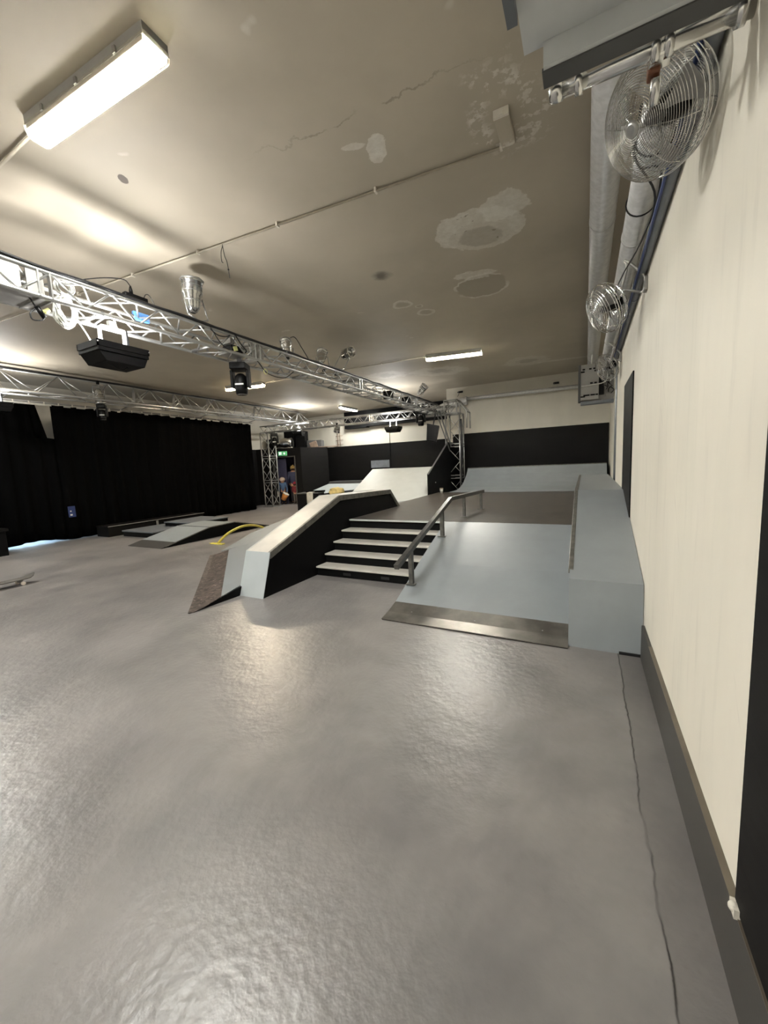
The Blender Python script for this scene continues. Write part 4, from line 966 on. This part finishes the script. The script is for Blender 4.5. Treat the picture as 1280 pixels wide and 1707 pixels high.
for k in range(10):
    x, z = rr.uniform(.36, .5), rr.uniform(.05, .5); m.tube(cat_curve([(x, .04, z), (x+rr.uniform(-.06, .06), .01, z+.05), (x+rr.uniform(-.08, .06), .03, z+.1)], 4), .008, 5)
m.done('black_wires', 'cable', t)
MB().tube(cat_curve([(.03, -.02, .26), (.2, -.03, .265), (.36, -.03, .28), (.42, -.03, .34), (.42, -.02, .46)]), .009, 6).done('white_lead', 'white_cable', t)
MB().tube([(.18, .06, .62), (.19, .06, .78)], .012, 6).done('conduit_stub', 'white_cable', t)

# ------------------------------------------------------------------ wire fans
def fan(label, c, nrm, R, rich=True):
    t = thing('wall_fan', label, 'fan', c, 'wire cage fans along the cream wall'); q = Vector((0, 0, 1)).rotation_difference(Vector(nrm).normalized())
    t.rotation_mode = 'QUATERNION'; t.rotation_quaternion = q
    D = R*.62
    def front(r): return D*.15+D*.75*math.sqrt(max(0, 1-(r/R)**2.2))
    def back(r): return -D*.15-D*.85*math.sqrt(max(0, 1-(r/R)**2.6))
    n = 26 if rich else 12; seg = 48 if rich else 28; wr = .0016 if rich else .0022
    for nm, fz in (('front_grille', front), ('rear_grille', back)):
        m = MB()
        for i in range(n):
            r = R*(.14+.86*i/(n-1)); z = fz(r); m.tube([(r*math.cos(2*PI*k/seg), r*math.sin(2*PI*k/seg), z) for k in range(seg)], wr, 4, closed=True)
        for k in range(8 if nm == 'front_grille' else 16):
            a = 2*PI*k/(8 if nm == 'front_grille' else 16); m.tube([(r*math.cos(a), r*math.sin(a), fz(r)-.002) for r in [R*(.12+.88*j/8) for j in range(9)]], wr*1.1, 4)
        m.done(nm, 'chrome', t)
    MB().tube([(R*1.005*math.cos(2*PI*k/seg), R*1.005*math.sin(2*PI*k/seg), 0) for k in range(seg)], .0045, 6, closed=True).done('rim', 'chrome', t)
    MB().lathe([(R*.13, front(0)-.004), (R*.14, front(0)+.004), (R*.08, front(0)+.009)], None, 20).done('badge', 'alu', t)
    MB().lathe([(.01, -D*1.3), (R*.24, -D*1.25), (R*.27, -D*.5), (R*.2, -D*.25), (R*.1, -.01)], None, 20).done('motor', 'black_glossy', t)
    for k in range(4):
        m = MB(); a0 = k*PI/2+.5; rws = []
        for i in range(5):
            r = R*(.12+.76*i/4); wd = (.28+.5*i/4)
            rws.append([(r*math.cos(a0+wd*(j/4-.5)), r*math.sin(a0+wd*(j/4-.5)), R*.16*(j/4-.5)) for j in range(5)])
        m.strip(rws, .003).done('blade', 'alu_dull' if not rich else 'alu_dull', t)
    MB().lathe([(R*.14, -.02), (R*.15, .02), (R*.08, .04)], None, 16).done('hub', 'canopy_dark', t)
    return t
fan('large chrome wire fan right under the grey canopy beside the cream wall', (.225, 2.03, 2.86), (-.72, -.50, -.48), .205)
f2 = fan('second wire fan farther along the wall on its tubular bracket', (.13, 4.02, 2.79), (-.86, -.3, -.42), .2, False)
f3 = fan('smallest wire fan just in front of the open electrical box', (.24, 6.6, 2.78), (-.86, -.3, -.42), .19, False)
def bracket(label, y, x0, z0):
    t = thing('fan_bracket', label, 'bracket', (.4, y, z0), 'tubular brackets of the fans')
    m = MB(); m.tube(cat_curve([(x0-.4, -.02, -.15), (x0-.4+.05, -.1, .05), (-.14, -.12, .1), (-.02, -.12, -.03), (0, -.12, -.1)], 5), .011, 8); m.tube(cat_curve([(x0-.4+.03, .05, -.2), (-.14, .1, -.05), (-.02, .0, -.12), (0, -.12, -.12)], 5), .011, 8)
    m.done('tube', 'alu', t); MB().box(-.012, .008, -.16, -.08, -.16, -.06).done('wall_plate', 'alu_dull', t); return t
bracket('bent tube bracket holding the second wire fan', 4.0, .22, 2.98)
bracket('bent tube bracket holding the smallest wire fan', 6.5, .27, 2.96)
# scaffold tube carrying the near fan
t = thing('scaffold_tube', 'chrome scaffold tube with clamps sticking out of the wall under the canopy', 'pipe', (XW, 1.645, 2.8))
MB().tube([(0, 0, 0), (-.50, 0, 0)], .024, 20).done('tube', 'chrome', t); MB().lathe([(.028, 0), (.03, .02), (.024, .04), (.008, .042)], Matrix.Translation((-.5, 0, 0)) @ Matrix.Rotation(-PI/2, 4, 'Y'), 18).done('end_cap', 'chrome', t)
for x in (-.20, -.235, -.03, -.45):
    MB().tube([(x-.012, 0, 0), (x+.012, 0, 0)], .033, 18).done('clamp_ring', 'chrome', t)
MB().box(-.25, -.19, -.01, .05, -.03, .04).done('clamp', 'chrome', t, bevel=.008)
MB().box(-.25, -.215, .03, .075, -.04, .0).done('motor_box', 'brown', t, bevel=.006); MB().tube([(-.225, .05, -.04), (-.225, .1, -.09)], .016, 10).done('bolt', 'chrome', t)
MB().tube([(-.225, .08, -.02), (-.19, .38, .06)], .012, 8).done('arm', 'chrome', t)
m = MB()
for k in range(5): m.tube([(-.06-.018*k, .0, .03), (-.06-.018*k, -.05, .1)], .005, 6)
m.done('threaded_rod', 'chrome', t)
# grey canopy overhead
t = thing('canopy', 'flat grey sheet canopy with dark flange overhead at the upper right', 'canopy', (-.2, .4, 2.87))
MB().box(0, .60, 0, 1.14, 0, .02).done('sheet', 'canopy', t)
MB().box(.06, .6, 1.125, 1.14, -.07, .0).done('web', 'canopy', t); MB().box(.055, .6, 1.14, 1.205, -.075, -.062).done('flange', 'canopy_dark', t)
MB().box(-.03, .0, 0, 1.0, -.03, .05).done('side_strip', 'tray_grey', t)
